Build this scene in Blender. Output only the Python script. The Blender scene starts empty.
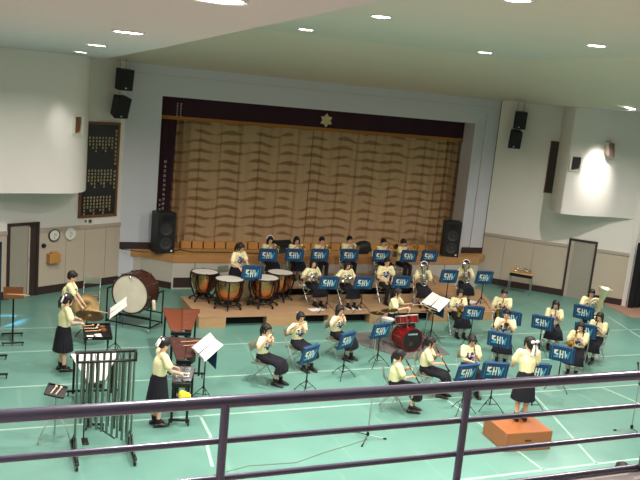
import bpy, math, random
from mathutils import Vector, Matrix, Euler
PI = math.pi
sin, cos = math.sin, math.cos
V = Vector
SC = bpy.context.scene
COL = SC.collection
random.seed(7)


def lin(c):
    return tuple((x / 12.92 if x <= 0.04045 else ((x + 0.055) / 1.055) ** 2.4) for x in c)


def rgb(r, g, b):
    return lin((r / 255, g / 255, b / 255)) + (1,)


# ------------------------------------------------------------------ materials
def mat(name, col, rough=0.6, metal=0.0, noise=0.0, scale=8.0, bump=0.0, spec=0.5, stretch=None):
    m = bpy.data.materials.new(name)
    m.use_nodes = True
    nt = m.node_tree
    b = nt.nodes['Principled BSDF']
    b.inputs['Base Color'].default_value = col
    b.inputs['Roughness'].default_value = rough
    b.inputs['Metallic'].default_value = metal
    b.inputs['Specular IOR Level'].default_value = spec
    if noise or bump:
        tc = nt.nodes.new('ShaderNodeTexCoord')
        n = nt.nodes.new('ShaderNodeTexNoise')
        n.inputs['Scale'].default_value = scale
        n.inputs['Detail'].default_value = 4
        src = tc.outputs['Object']
        if stretch:
            mp = nt.nodes.new('ShaderNodeMapping')
            mp.inputs['Scale'].default_value = stretch
            nt.links.new(src, mp.inputs['Vector'])
            src = mp.outputs['Vector']
        nt.links.new(src, n.inputs['Vector'])
        if noise:
            mr = nt.nodes.new('ShaderNodeMapRange')
            mr.inputs['To Min'].default_value = 1 - noise
            mr.inputs['To Max'].default_value = 1 + noise
            nt.links.new(n.outputs['Fac'], mr.inputs['Value'])
            mx = nt.nodes.new('ShaderNodeMix')
            mx.data_type = 'RGBA'
            mx.blend_type = 'MULTIPLY'
            mx.inputs['Factor'].default_value = 1
            mx.inputs['A'].default_value = col
            nt.links.new(mr.outputs['Result'], mx.inputs['B'])
            nt.links.new(mx.outputs['Result'], b.inputs['Base Color'])
        if bump:
            bp = nt.nodes.new('ShaderNodeBump')
            bp.inputs['Strength'].default_value = bump
            nt.links.new(n.outputs['Fac'], bp.inputs['Height'])
            nt.links.new(bp.outputs['Normal'], b.inputs['Normal'])
    return m


def emit(name, col, strength):
    m = bpy.data.materials.new(name)
    m.use_nodes = True
    nt = m.node_tree
    nt.nodes.remove(nt.nodes['Principled BSDF'])
    e = nt.nodes.new('ShaderNodeEmission')
    e.inputs['Color'].default_value = col
    e.inputs['Strength'].default_value = strength
    nt.links.new(e.outputs[0], nt.nodes['Material Output'].inputs[0])
    return m


# ------------------------------------------------------------------ mesh builder
class MB:
    def __init__(s):
        s.v, s.f, s.mi, s.cur = [], [], [], 0
        s.X = Matrix.Identity(4)

    def add(s, vs, fs):
        o = len(s.v)
        s.v += [tuple(s.X @ V(p)) for p in vs]
        for f in fs:
            s.f.append([i + o for i in f])
            s.mi.append(s.cur)
        return s

    def box(s, c, size, rot=None, taper=1.0):
        hx, hy, hz = size[0] / 2, size[1] / 2, size[2] / 2
        R = Euler(rot).to_matrix() if rot else Matrix.Identity(3)
        vs = []
        for z in (-1, 1):
            k = taper if z > 0 else 1
            for x, y in ((-1, -1), (1, -1), (1, 1), (-1, 1)):
                vs.append(V(c) + R @ V((x * hx * k, y * hy * k, z * hz)))
        return s.add(vs, [(3, 2, 1, 0), (4, 5, 6, 7), (0, 1, 5, 4), (1, 2, 6, 5), (2, 3, 7, 6), (3, 0, 4, 7)])

    def bbox(s, c, size, b=0.01, rot=None):
        """box with bevelled edges"""
        R = Euler(rot).to_matrix() if rot else Matrix.Identity(3)
        hx, hy, hz = size[0] / 2, size[1] / 2, size[2] / 2
        b = min(b, hx * .9, hy * .9, hz * .9)
        vs, idx = [], {}
        for sx in (-1, 1):
            for sy in (-1, 1):
                for sz in (-1, 1):
                    for a in range(3):
                        p = V((sx * (hx - (b if a != 0 else 0)), sy * (hy - (b if a != 1 else 0)), sz * (hz - (b if a != 2 else 0))))
                        idx[(sx, sy, sz, a)] = len(vs)
                        vs.append(V(c) + R @ p)
        g = lambda *k: idx[k]
        fs = []
        for q in (-1, 1):
            fs.append([g(q, -1, -1, 0), g(q, 1, -1, 0), g(q, 1, 1, 0), g(q, -1, 1, 0)][::q])
            fs.append([g(-1, q, -1, 1), g(-1, q, 1, 1), g(1, q, 1, 1), g(1, q, -1, 1)][::q])
            fs.append([g(-1, -1, q, 2), g(1, -1, q, 2), g(1, 1, q, 2), g(-1, 1, q, 2)][::q])
        for a in (-1, 1):
            for c2 in (-1, 1):
                fs.append([g(a, c2, -1, 0), g(a, c2, -1, 1), g(a, c2, 1, 1), g(a, c2, 1, 0)])
                fs.append([g(a, -1, c2, 0), g(a, -1, c2, 2), g(a, 1, c2, 2), g(a, 1, c2, 0)])
                fs.append([g(-1, a, c2, 1), g(-1, a, c2, 2), g(1, a, c2, 2), g(1, a, c2, 1)])
                for d in (-1, 1):
                    fs.append([g(a, c2, d, 0), g(a, c2, d, 1), g(a, c2, d, 2)])
        return s.add(vs, fs)

    def tube(s, path, r, n=8, caps=True, closed=False):
        P = [V(p) for p in path]
        m = len(P)
        R = list(r) if isinstance(r, (list, tuple)) else [r] * m
        T = []
        for i in range(m):
            a = P[(i - 1) % m] if (closed or i > 0) else P[i]
            b = P[(i + 1) % m] if (closed or i < m - 1) else P[i]
            d = (b - a)
            T.append(d.normalized() if d.length > 1e-9 else V((0, 0, 1)))
        u = T[0].orthogonal().normalized()
        vs = []
        for i in range(m):
            u = (u - T[i] * u.dot(T[i]))
            u = u.normalized() if u.length > 1e-6 else T[i].orthogonal().normalized()
            w = T[i].cross(u)
            for k in range(n):
                a = 2 * PI * k / n
                vs.append(P[i] + (u * cos(a) + w * sin(a)) * R[i])
        fs = []
        for i in range(m if closed else m - 1):
            for k in range(n):
                j = (i + 1) % m
                fs.append((i * n + k, i * n + (k + 1) % n, j * n + (k + 1) % n, j * n + k))
        if caps and not closed:
            fs.append(tuple(range(n))[::-1])
            fs.append(tuple((m - 1) * n + k for k in range(n)))
        return s.add(vs, fs)

    def cyl(s, a, b, r, n=16, r2=None):
        return s.tube([a, b], [r, r if r2 is None else r2], n)

    def lathe(s, prof, n=24, origin=(0, 0, 0), axis=(0, 0, 1), close=False):
        """prof: list of (radius, height along axis)"""
        A = V(axis).normalized()
        u = A.orthogonal().normalized()
        w = A.cross(u)
        vs = []
        for r, h in prof:
            for k in range(n):
                a = 2 * PI * k / n
                vs.append(V(origin) + A * h + (u * cos(a) + w * sin(a)) * r)
        m = len(prof)
        fs = []
        for i in range(m - 1):
            for k in range(n):
                fs.append((i * n + k, i * n + (k + 1) % n, (i + 1) * n + (k + 1) % n, (i + 1) * n + k))
        if close:
            for k in range(n):
                fs.append(((m - 1) * n + k, (m - 1) * n + (k + 1) % n, (k + 1) % n, k))
        else:
            if prof[0][0] > 1e-5:
                fs.append(tuple(range(n))[::-1])
            if prof[-1][0] > 1e-5:
                fs.append(tuple((m - 1) * n + k for k in range(n)))
        return s.add(vs, fs)

    def ell(s, c, r, n=14, m=9, rot=None):
        R = rot if isinstance(rot, Matrix) else (Euler(rot).to_matrix() if rot else Matrix.Identity(3))
        vs = [V(c) + R @ V((0, 0, -r[2]))]
        for i in range(1, m):
            t = -PI / 2 + PI * i / m
            for k in range(n):
                a = 2 * PI * k / n
                vs.append(V(c) + R @ V((r[0] * cos(t) * cos(a), r[1] * cos(t) * sin(a), r[2] * sin(t))))
        vs.append(V(c) + R @ V((0, 0, r[2])))
        fs = []
        for k in range(n):
            fs.append((0, 1 + (k + 1) % n, 1 + k))
            fs.append((len(vs) - 1, 1 + (m - 2) * n + k, 1 + (m - 2) * n + (k + 1) % n))
        for i in range(m - 2):
            for k in range(n):
                a, b = 1 + i * n, 1 + (i + 1) * n
                fs.append((a + k, a + (k + 1) % n, b + (k + 1) % n, b + k))
        return s.add(vs, fs)

    def cap(s, a, b, ra, rb, n=12):
        """tapered capsule with round ends"""
        a, b = V(a), V(b)
        d = (b - a).normalized() if (b - a).length > 1e-6 else V((0, 0, 1))
        path, rad = [], []
        for k in range(0, 4):
            t = PI / 2 * (1 - k / 3.0)
            path.append(a - d * ra * sin(t)); rad.append(max(ra * cos(t), 0.002))
        for k in range(0, 4):
            t = PI / 2 * k / 3.0
            path.append(b + d * rb * sin(t)); rad.append(max(rb * cos(t), 0.002))
        return s.tube(path, rad, n)

    def prism(s, poly, z0, z1):
        n = len(poly)
        vs = [(x, y, z0) for x, y in poly] + [(x, y, z1) for x, y in poly]
        fs = [tuple(range(n))[::-1], tuple(range(n, 2 * n))]
        fs += [(i, (i + 1) % n, n + (i + 1) % n, n + i) for i in range(n)]
        return s.add(vs, fs)

    def loft(s, rings, cap0=True, cap1=True):
        n = len(rings[0])
        vs = [p for r in rings for p in r]
        fs = []
        for i in range(len(rings) - 1):
            for k in range(n):
                fs.append((i * n + k, i * n + (k + 1) % n, (i + 1) * n + (k + 1) % n, (i + 1) * n + k))
        if cap0:
            fs.append(tuple(range(n))[::-1])
        if cap1:
            fs.append(tuple((len(rings) - 1) * n + k for k in range(n)))
        return s.add(vs, fs)

    def mesh(s, name, mats, smooth=True):
        me = bpy.data.meshes.new(name)
        me.from_pydata(s.v, [], s.f)
        for m in (mats if isinstance(mats, (list, tuple)) else [mats]):
            me.materials.append(m)
        me.polygons.foreach_set('material_index', s.mi)
        if smooth:
            me.polygons.foreach_set('use_smooth', [True] * len(s.f))
            try:
                me.set_sharp_from_angle(angle=math.radians(38))
            except Exception:
                pass
        me.update()
        return me

    def build(s, name, mats, parent=None, smooth=True, loc=None):
        o = bpy.data.objects.new(name, s.mesh(name, mats, smooth))
        COL.objects.link(o)
        if parent:
            o.parent = parent
        if loc is not None:
            o.location = loc
        return o


def tag(o, label=None, cat=None, group=None, kind=None):
    if label: o['label'] = label
    if cat: o['category'] = cat
    if group: o['group'] = group
    if kind: o['kind'] = kind
    return o


def thing(name, label, cat, loc=(0, 0, 0), rz=0.0, group=None):
    o = bpy.data.objects.new(name, None)
    o.empty_display_size = 0.1
    COL.objects.link(o)
    o.location = loc
    o.rotation_euler = (0, 0, rz)
    return tag(o, label, cat, group)


def struct(name, mb, m, smooth=False):
    return tag(mb.build(name, m, None, smooth), kind='structure')


def copy_tree(o, parent=None):
    c = o.copy()
    COL.objects.link(c)
    if parent:
        c.parent = parent
    for ch in list(KIDS.get(o.name, [])):
        d = copy_tree(ch, c)
        KIDS.setdefault(c.name, []).append(d)
    return c


KIDS = {}


def learn(root):
    """note the children of a finished thing so that copies are quick"""
    ch = [x for x in COL.objects if x.parent == root]
    KIDS[root.name] = ch
    for x in ch:
        learn(x)
    return root


def face(dx, dy):
    """z rotation that turns local +Y towards (dx, dy)"""
    return math.atan2(-dx, dy)


def remesh(mb, voxel, smooth=2):
    me = mb.mesh('tmp', [])
    o = bpy.data.objects.new('tmp', me)
    COL.objects.link(o)
    r = o.modifiers.new('r', 'REMESH')
    r.mode = 'VOXEL'
    r.voxel_size = voxel
    if smooth:
        k = o.modifiers.new('s', 'SMOOTH')
        k.iterations = smooth
        k.factor = 0.5
    dg = bpy.context.evaluated_depsgraph_get()
    ev = o.evaluated_get(dg)
    em = ev.to_mesh()
    vs = [tuple(v.co) for v in em.vertices]
    fs = [tuple(p.vertices) for p in em.polygons]
    ev.to_mesh_clear()
    bpy.data.objects.remove(o)
    bpy.data.meshes.remove(me)
    out = MB()
    out.v, out.f, out.mi = vs, [list(f) for f in fs], [0] * len(fs)
    return out


# ------------------------------------------------------------------ palette
M = dict(
    skin=mat('skin', rgb(222, 178, 148), .55),
    eye=mat('eye_dark', rgb(30, 22, 20), .3),
    lip=mat('lip', rgb(190, 110, 100), .5),
    hair=mat('black_hair', rgb(20, 16, 16), .6, noise=.3, scale=40, stretch=(3, 3, .4)),
    navy=mat('navy_wool', rgb(15, 16, 28), .92, noise=.15, scale=30),
    black_cloth=mat('black_cloth', rgb(22, 22, 27), .8, noise=.15, scale=30),
    sock=mat('dark_sock', rgb(24, 24, 32), .85),
    shoe=mat('black_leather', rgb(32, 24, 24), .35),
    ribbon=mat('white_ribbon', rgb(235, 230, 228), .7),
    chrome=mat('chrome', rgb(205, 208, 210), .22, 1.0),
    steel=mat('silver_tube', rgb(176, 180, 178), .35, .8),
    olive=mat('olive_vinyl', rgb(120, 128, 108), .5, noise=.06),
    black=mat('black_metal', rgb(24, 24, 26), .4, .3),
    plastic=mat('black_plastic', rgb(26, 27, 30), .55),
    grille=mat('speaker_grille', rgb(20, 22, 26), .7, noise=.3, scale=300),
    cone=mat('speaker_cone', rgb(52, 52, 54), .6),
    blue=mat('blue_fabric', rgb(24, 68, 108), .8, noise=.08, scale=25),
    blue_edge=mat('blue_edge_tape', rgb(74, 116, 150), .75),
    cream=mat('cream_letter', rgb(240, 236, 212), .6),
    pale=mat('pale_letter', rgb(206, 232, 236), .6),
    cyan=mat('cyan_letter', rgb(78, 178, 206), .6),
    palegold=mat('pale_brass', rgb(236, 220, 184), .38, .75),
    gold=mat('lacquered_brass', rgb(214, 168, 84), .25, 1.0, noise=.08, scale=12),
    silver=mat('silver_plate', rgb(215, 212, 205), .22, 1.0),
    bronze=mat('cymbal_bronze', rgb(116, 98, 66), .45, 1.0, noise=.15, scale=20),
    copper=mat('copper_bowl', rgb(206, 146, 98), .2, 1.0, noise=.15, scale=6),
    drumhead=mat('drum_skin', rgb(214, 208, 198), .6, noise=.05, scale=5),
    calf=mat('calf_skin', rgb(226, 216, 196), .65, noise=.16, scale=4),
    darkwood=mat('dark_shell_wood', rgb(66, 35, 27), .35, noise=.2, scale=6, stretch=(1, 6, 1)),
    red=mat('red_lacquer', rgb(126, 18, 24), .2, noise=.1, scale=5),
    rosewood=mat('rosewood_bar', rgb(116, 60, 36), .4, noise=.18, scale=20, stretch=(1, 9, 1)),
    rosewood2=mat('brown_bar', rgb(72, 38, 34), .4, noise=.14, scale=20, stretch=(1, 9, 1)),
    alloy=mat('alloy_bar', rgb(120, 122, 124), .35, .8, noise=.1, scale=20),
    whitebar=mat('pale_bar', rgb(232, 230, 226), .4, .15),
    tubemetal=mat('chime_tube', rgb(118, 128, 120), .28, .9),
    paper=mat('white_paper', rgb(240, 239, 234), .8),
    stick=mat('stick_wood', rgb(220, 176, 120), .5),
    tan=mat('felt_tan', rgb(226, 204, 176), .8),
    yellow=mat('yellow_cloth', rgb(236, 208, 60), .8),
    ply=mat('plywood', rgb(186, 148, 106), .55, noise=.12, scale=3, stretch=(1, 6, 6)),
    plytop=mat('plywood_top', rgb(176, 142, 108), .5, noise=.14, scale=3, stretch=(1, 5, 1)),
    box_wood=mat('podium_wood', rgb(164, 100, 58), .45, noise=.14, scale=3, stretch=(1, 7, 7)),
    stage_wood=mat('stage_wood', rgb(190, 138, 88), .38, noise=.14, scale=2.5, stretch=(1, 9, 9)),
    stage_floor=mat('stage_boards', rgb(206, 156, 96), .35, noise=.12, scale=2.5, stretch=(1, 9, 1)),
    light_wood=mat('light_wood', rgb(196, 142, 78), .45, noise=.15, scale=5, stretch=(6, 6, 1)),
    frame_wood=mat('brown_frame', rgb(118, 76, 46), .45, noise=.12, scale=8),
    rug=mat('grey_rug', rgb(104, 102, 98), .95, noise=.12, scale=40),
    purple=mat('purple_velvet', rgb(52, 22, 38), .9, noise=.1, scale=10),
    fringe=mat('gold_fringe', rgb(176, 116, 52), .7, noise=.3, scale=60, stretch=(4, 4, .2)),
    emblem=mat('gold_emblem', rgb(224, 204, 156), .4, .2),
    textwhite=mat('white_lettering', rgb(214, 204, 196), .7),
    blackcurtain=mat('black_curtain', rgb(16, 17, 20), .9, noise=.2, scale=6),
    rail=mat('blue_grey_paint', rgb(86, 84, 102), .30, .2, noise=.06, scale=20, spec=.6),
    clockface=mat('clock_face', rgb(228, 226, 216), .5),
)
# ------------------------------------------------------------------ shirt with a printed chest
def shirt_material():
    m = mat('yellow_shirt', rgb(240, 232, 182), .85)
    nt = m.node_tree
    b = nt.nodes['Principled BSDF']
    at = nt.nodes.new('ShaderNodeAttribute'); at.attribute_name = 'print'
    tc = nt.nodes.new('ShaderNodeTexCoord')
    n = nt.nodes.new('ShaderNodeTexNoise'); n.inputs['Scale'].default_value = 26; n.inputs['Detail'].default_value = 1
    nt.links.new(tc.outputs['Object'], n.inputs['Vector'])
    ad = nt.nodes.new('ShaderNodeMath'); ad.operation = 'ADD'
    nt.links.new(at.outputs['Fac'], ad.inputs[0]); nt.links.new(n.outputs['Fac'], ad.inputs[1])
    g = nt.nodes.new('ShaderNodeMath'); g.operation = 'GREATER_THAN'; g.inputs[1].default_value = .84
    nt.links.new(ad.outputs[0], g.inputs[0])
    n2 = nt.nodes.new('ShaderNodeTexVoronoi'); n2.inputs['Scale'].default_value = 24
    nt.links.new(tc.outputs['Object'], n2.inputs['Vector'])
    cr = nt.nodes.new('ShaderNodeValToRGB')
    cr.color_ramp.interpolation = 'CONSTANT'
    cr.color_ramp.elements[0].color = rgb(46, 52, 88)
    cr.color_ramp.elements[1].position = .64
    cr.color_ramp.elements[1].color = rgb(200, 204, 214)
    nt.links.new(n2.outputs['Distance'], cr.inputs['Fac'])
    mx = nt.nodes.new('ShaderNodeMix'); mx.data_type = 'RGBA'
    mx.inputs['A'].default_value = rgb(240, 232, 182)
    nt.links.new(g.outputs[0], mx.inputs['Factor'])
    nt.links.new(cr.outputs['Color'], mx.inputs['B'])
    nt.links.new(mx.outputs['Result'], b.inputs['Base Color'])
    return m


M['shirt'] = shirt_material()


def ik(a, c, l1, l2, pole):
    a, c = V(a), V(c)
    d = c - a
    L = min(d.length, (l1 + l2) * .995)
    n = d.normalized()
    c = a + n * L
    k = (l1 * l1 - l2 * l2 + L * L) / (2 * L)
    hgt = math.sqrt(max(l1 * l1 - k * k, 0))
    p = V(pole) - n * V(pole).dot(n)
    return a + n * k + p.normalized() * hgt, c


def hand(mb, fingers, wrist, d, nrm, side, curl=.9):
    """palm goes into mb (to be fused with the arm), fingers into the list kept apart"""
    d = V(d).normalized()
    nrm = (V(nrm) - d * V(nrm).dot(d)).normalized()
    s = d.cross(nrm) * side
    R = Matrix((s, d, nrm)).transposed()
    pc = V(wrist) + d * .045
    mb.ell(pc, (.038, .052, .017), 12, 8, R)
    for k, (off, ln) in enumerate(((-.028, .058), (-.010, .070), (.009, .074), (.027, .066))):
        p = pc + d * .030 + s * off
        path, rad, ang = [p], [.0085], .15
        for seg, rr in ((.42, .0082), (.32, .0075), (.26, .0062)):
            ang += curl * (.55 if seg > .4 else .75)
            p = p + (d * cos(ang) + nrm * sin(ang)) * ln * seg * 1.15
            path.append(p); rad.append(rr)
        fingers.append((path, rad))
    t0 = pc - d * .022 + s * .024
    t1 = t0 + (s * .75 + d * .5 + nrm * .35) * .034
    t2 = t1 + (s * .25 + d * .75 + nrm * .7) * .026
    fingers.append(([t0, t1, t2], [.0105, .0095, .007]))


class Fig:
    """joint positions of one figure in its own frame (+Y is where it faces)"""
    def __init__(s, pose, lean=.03, boy=False):
        s.pose = pose
        k = 1.05 if boy else 1.0
        s.sit = pose == 'sit'
        s.hip = V((0, -.03, .555)) if s.sit else V((0, 0, .905 * k))
        tl = .43 * k
        s.chest = s.hip + V((0, lean * .6, tl * .62))
        s.neck = s.hip + V((0, lean, tl + .055))
        s.shw = .165 * (1.12 if boy else 1.0)
        s.sh = {e: s.hip + V((e * s.shw, lean, tl - .005)) for e in (1, -1)}
        s.head = s.neck + V((0, .03 + lean * .2, .112))
        if s.sit:
            s.hj = {e: s.hip + V((e * .082, .03, -.035)) for e in (1, -1)}
            s.kn = {e: V((e * .095, .40, .485)) for e in (1, -1)}
            s.an = {e: V((e * .095, .41 - .05 * (e > 0), .085)) for e in (1, -1)}
        else:
            s.hj = {e: s.hip + V((e * .082, 0, -.03)) for e in (1, -1)}
            s.kn = {e: V((e * .085, .02, .47)) for e in (1, -1)}
            s.an = {e: V((e * .085, -.02 + .03 * (e > 0), .085)) for e in (1, -1)}


HANDS = {   # palm centres (right, left) for the seated figure; right is +X
    'flute': ((.33, .23, 1.055), (.12, .24, 1.06)),
    'clarinet': ((.015, .38, .74), (.0, .28, .90)),
    'sax': ((.12, .36, .70), (.03, .30, .93)),
    'trumpet': ((.045, .33, 1.06), (-.04, .35, 1.04)),
    'trombone': ((.04, .47, 1.02), (-.05, .26, 1.08)),
    'horn': ((.18, .22, .78), (-.10, .30, .82)),
    'euph': ((.06, .31, .88), (-.08, .27, .78)),
    'tuba': ((.06, .33, .84), (-.20, .27, .80)),
    'lap': ((.10, .28, .62), (-.10, .28, .62)),
}


def person(label, loc, rz, pose='sit', hands='lap', hair='bob', bottom='skirt', ribbon=None, boy=False,
           headrot=(0, 0, 0), lean=.03, hips=None, scale=1.0, skirt_len=.40, group='band players in yellow shirts', poleR=None, poleL=None, curl=.9):
    F = Fig(pose, lean, boy)
    if hips:
        hips(F)
    h = HANDS[hands] if isinstance(hands, str) else hands
    HR = Euler(headrot).to_matrix()
    body, fingers = MB(), []
    hip, chest, neck, head = F.hip, F.chest, F.neck, F.head
    body.cap(hip, chest, .11, .115)
    body.cap(chest, neck - V((0, 0, .07)), .11, .075)
    body.cap(F.sh[1] - V((.03, 0, .02)), F.sh[-1] + V((.03, 0, -.02)), .05, .05)
    body.cap(neck - V((0, 0, .05)), head - V((0, .012, .05)), .050, .046)
    # head: skull, jaw, nose, ears, brow
    body.ell(head + HR @ V((0, -.005, .02)), (.076, .092, .098), 16, 12, HR)
    body.ell(head + HR @ V((0, .022, -.045)), (.058, .062, .062), 14, 10, HR)
    body.ell(head + HR @ V((0, .092, -.012)), (.013, .018, .022), 8, 6, HR)
    body.ell(head + HR @ V((0, .072, .028)), (.052, .016, .012), 10, 6, HR)
    for e in (1, -1):
        body.ell(head + HR @ V((e * .078, -.005, -.005)), (.012, .018, .028), 8, 6, HR)
    arms = {}
    for e, tgt, pole in ((1, h[0], poleR), (-1, h[1], poleL)):
        sh = F.sh[e]
        tgt = V(tgt)
        el, wr = ik(sh, tgt + (sh - tgt).normalized() * .05 + V((0, -.03, -.01)), .265 * (1.05 if boy else 1), .235 * (1.05 if boy else 1), pole or (e * .7, -.25, -.8))
        arms[e] = (sh, el, wr)
        body.cap(sh, el, .043, .036)
        body.cap(el, wr, .036, .024)
        d = (tgt - wr)
        d = d if d.length > .01 else (wr - el)
        nrm = V((-e * .8, .1, -.35)) if pose == 'sit' else V((-e * .4, 0, -.9))
        hand(body, fingers, wr, d, nrm, e, curl)
    for e in (1, -1):
        body.cap(F.hj[e], F.kn[e], .078, .052)
        body.cap(F.kn[e], F.kn[e].lerp(F.an[e], .35) + V((0, -.015, 0)), .050, .050)
        body.cap(F.kn[e].lerp(F.an[e], .35) + V((0, -.015, 0)), F.an[e], .050, .034)
        body.cap(F.an[e] - V((0, .0, .02)), F.an[e] + V((0, .06, -.045)), .030, .022)
    rm = remesh(body, .0145, 2)
    for path, rad in fingers:
        rm.tube(path, rad, 6)
    rm.cur = 1
    for e in (1, -1):
        rm.ell(head + HR @ V((e * .031, .083, .006)), (.013, .007, .008), 8, 6, HR)
        rm.tube([head + HR @ V((e * .018, .092, .030)), head + HR @ V((e * .032, .090, .034)), head + HR @ V((e * .048, .078, .029))], .004, 5)
    rm.cur = 2
    rm.ell(head + HR @ V((0, .083, -.052)), (.021, .008, .007), 8, 6, HR)
    root = rm.build('person', [M['skin'], M['eye'], M['lip']])
    root.location = loc
    root.rotation_euler = (0, 0, rz)
    root.scale = (scale,) * 3
    tag(root, label, 'person', group)
    # ---- shirt
    sm = MB()
    waist = hip + V((0, .005, .07 if bottom == 'skirt' else -.02))
    sm.cap(waist, chest, .124, .138)
    sm.cap(waist + V((.045, 0, 0)), chest + V((.055, 0, .02)), .098, .112)
    sm.cap(waist + V((-.045, 0, 0)), chest + V((-.055, 0, .02)), .098, .112)
    sm.cap(chest, neck - V((0, .0, .085)), .125, .082)
    sm.cap(F.sh[1] - V((.03, 0, .015)), F.sh[-1] + V((.03, 0, -.015)), .066, .066)
    for e in (1, -1):
        sh, el, wr = arms[e]
        sm.cap(sh + V((0, 0, .002)), sh.lerp(el, .64), .068, .076)
    so = remesh(sm, .015, 2)
    ob = so.build('shirt', M['shirt'], root)
    at = ob.data.attributes.new('print', 'FLOAT', 'POINT')
    pc = chest + V((0, .12, -.01))
    vals = []
    for v in so.v:
        q = V(v) - pc
        if v[1] > chest[1] + .03:
            d = math.hypot(q.x / .135, q.z / .105)
            vals.append(max(0.0, min(1.0, 1.35 - d)) * .78)
        else:
            vals.append(0.0)
    at.data.foreach_set('value', vals)
    # ---- skirt or trousers
    dark = M['navy'] if bottom == 'skirt' else M['black_cloth']
    if bottom == 'skirt':
        sk = MB()
        N = 40
        rings = []
        if F.sit:
            spec = [((0, -.02, .70), (0, 1, 0), .128, .105, 0), ((0, -.02, .655), (0, 1, .0), .138, .118, 0),
                    ((0, -.02, .59), (0, .85, .5), .175, .150, .02), ((0, .06, .545), (0, .45, .9), .188, .115, .03),
                    ((0, .20, .525), (0, .15, 1), .200, .095, .04), ((0, .33, .512), (0, .12, 1), .212, .090, .05),
                    ((0, .415, .475), (0, .55, .83), .222, .108, .06), ((0, .445, .40), (0, .92, .4), .232, .112, .08),
                    ((0, .445, .35), (0, 1, .12), .243, .122, .10), ((0, .44, .305), (0, 1, .05), .25, .128, .11), ((0, .44, .30), (0, 1, .05), .235, .116, .11)]
        else:
            z0 = hip.z
            L = skirt_len
            spec = [((0, hip.y, z0 + .12), (0, 1, 0), .122, .10, 0), ((0, hip.y, z0 + .085), (0, 1, 0), .128, .106, 0),
                    ((0, hip.y - .005, z0 - .02), (0, 1, 0), .172, .145, .02)]
            for k in range(1, 7):
                t = k / 6
                spec.append(((0, hip.y - .005, z0 - .02 - t * L), (0, 1, 0), .172 + .055 * t, .145 + .055 * t, .02 + .06 * t))
            spec.append(((0, hip.y - .005, z0 - .015 - L), (0, 1, 0), .205, .18, .08))
        for c, v, rx, ry, pl in spec:
            v = V(v).normalized()
            ring = []
            for k in range(N):
                a = 2 * PI * k / N
                w = 1 + pl * (1 if k % 2 else -1) * .5
                ring.append(V(c) + V((1, 0, 0)) * cos(a) * rx * w + v * sin(a) * ry * w)
            rings.append(ring)
        sk.loft(rings)
        sk.build('skirt', dark, root)
    else:
        tm = MB()
        tm.cap(hip + V((0, 0, .04)), hip - V((0, 0, .03)), .125, .13)
        for e in (1, -1):
            tm.cap(F.hj[e], F.kn[e], .094, .070)
            tm.cap(F.kn[e], F.an[e] + V((0, 0, .01)), .068, .054)
        remesh(tm, .015, 2).build('trousers', dark, root)
    # ---- socks and shoes
    for e in (1, -1):
        an = F.an[e]
        sx = MB()
        sx.tube([an.lerp(F.kn[e], .20) + V((0, -.010, 0)), an + V((0, -.004, .05)), an + V((0, 0, -.01)), an + V((0, .01, -.04))], [.051, .044, .041, .038], 12)
        sx.build('sock', M['sock'], root)
        so2 = MB()
        b = V((an.x, an.y, 0))
        rings = []
        for y, hw, hh in ((-.085, .022, .045), (-.072, .040, .075), (-.02, .045, .095), (.04, .048, .092), (.10, .050, .066), (.16, .044, .045), (.195, .022, .024)):
            rings.append([b + V((hw * cos(2 * PI * k / 12), y, max(0.002, hh * (.5 + .5 * sin(2 * PI * k / 12))))) for k in range(12)])
        so2.loft(rings)
        so2.build('shoe', M['shoe'], root)
    # ---- hair
    hm = MB()
    H = lambda x, y, z: head + HR @ V((x, y, z))
    hm.ell(H(0, -.026, .040), (.096, .106, .104), 16, 12, HR)
    hm.ell(H(0, .052, .074), (.072, .046, .036), 12, 8, HR)
    if hair == 'short':
        hm.ell(H(0, -.050, .0), (.090, .070, .085), 14, 10, HR)
    else:
        hm.ell(H(0, -.055, -.012), (.092, .070, .095), 14, 10, HR)
        for e in (1, -1):
            hm.cap(H(e * .080, .040, .04), H(e * .082, .034, -.065), .022, .014)
    if hair == 'bob':
        for e in (1, -1):
            hm.cap(H(e * .074, -.015, .02), H(e * .078, -.012, -.11), .042, .034)
        hm.cap(H(0, -.07, 0), H(0, -.07, -.105), .072, .058)
    if hair == 'pony':
        hm.cap(H(0, -.105, .04), H(0, -.135, .03), .030, .032)
        hm.cap(H(0, -.135, .03), H(0, -.15, -.08), .034, .036)
        hm.cap(H(0, -.15, -.08), H(0, -.125, -.20), .034, .014)
    if hair == 'bun':
        hm.cap(H(0, -.09, -.03), H(0, -.12, -.05), .034, .030)
    if hair == 'braids':
        for e in (1, -1):
            hm.cap(H(e * .062, -.05, -.05), H(e * .088, .01, -.12), .026, .024)
            hm.cap(H(e * .088, .01, -.12), H(e * .085, .055, -.22), .023, .012)
    hr = remesh(hm, .0125, 2)
    hr.build('hair', M['hair'], root)
    if ribbon:
        rb = MB()
        if ribbon == 'band':
            pts = [H(.106 * cos(t), -.03 - .01 * sin(t), .035 + .115 * sin(t)) for t in [PI * k / 10 for k in range(11)]]
            rb.tube(pts, .016, 8)
        elif ribbon == 'bow':
            c = H(0, -.135, .055)
            for e in (1, -1):
                rb.ell(c + HR @ V((e * .055, -.01, .012)), (.055, .02, .034), 10, 7, HR)
                rb.tube([c, c + HR @ V((e * .03, -.03, -.10)), c + HR @ V((e * .055, -.035, -.24))], [.012, .024, .028], 8)
            rb.ell(c, (.022, .022, .022), 8, 6)
        elif ribbon == 'clip':
            rb.cap(H(-.05, -.085, .085), H(.05, -.085, .085), .024, .024)
            rb.cap(H(.03, -.115, .05), H(.04, -.13, -.06), .022, .018)
            rb.cap(H(-.03, -.115, .05), H(-.04, -.13, -.06), .022, .018)
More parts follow.
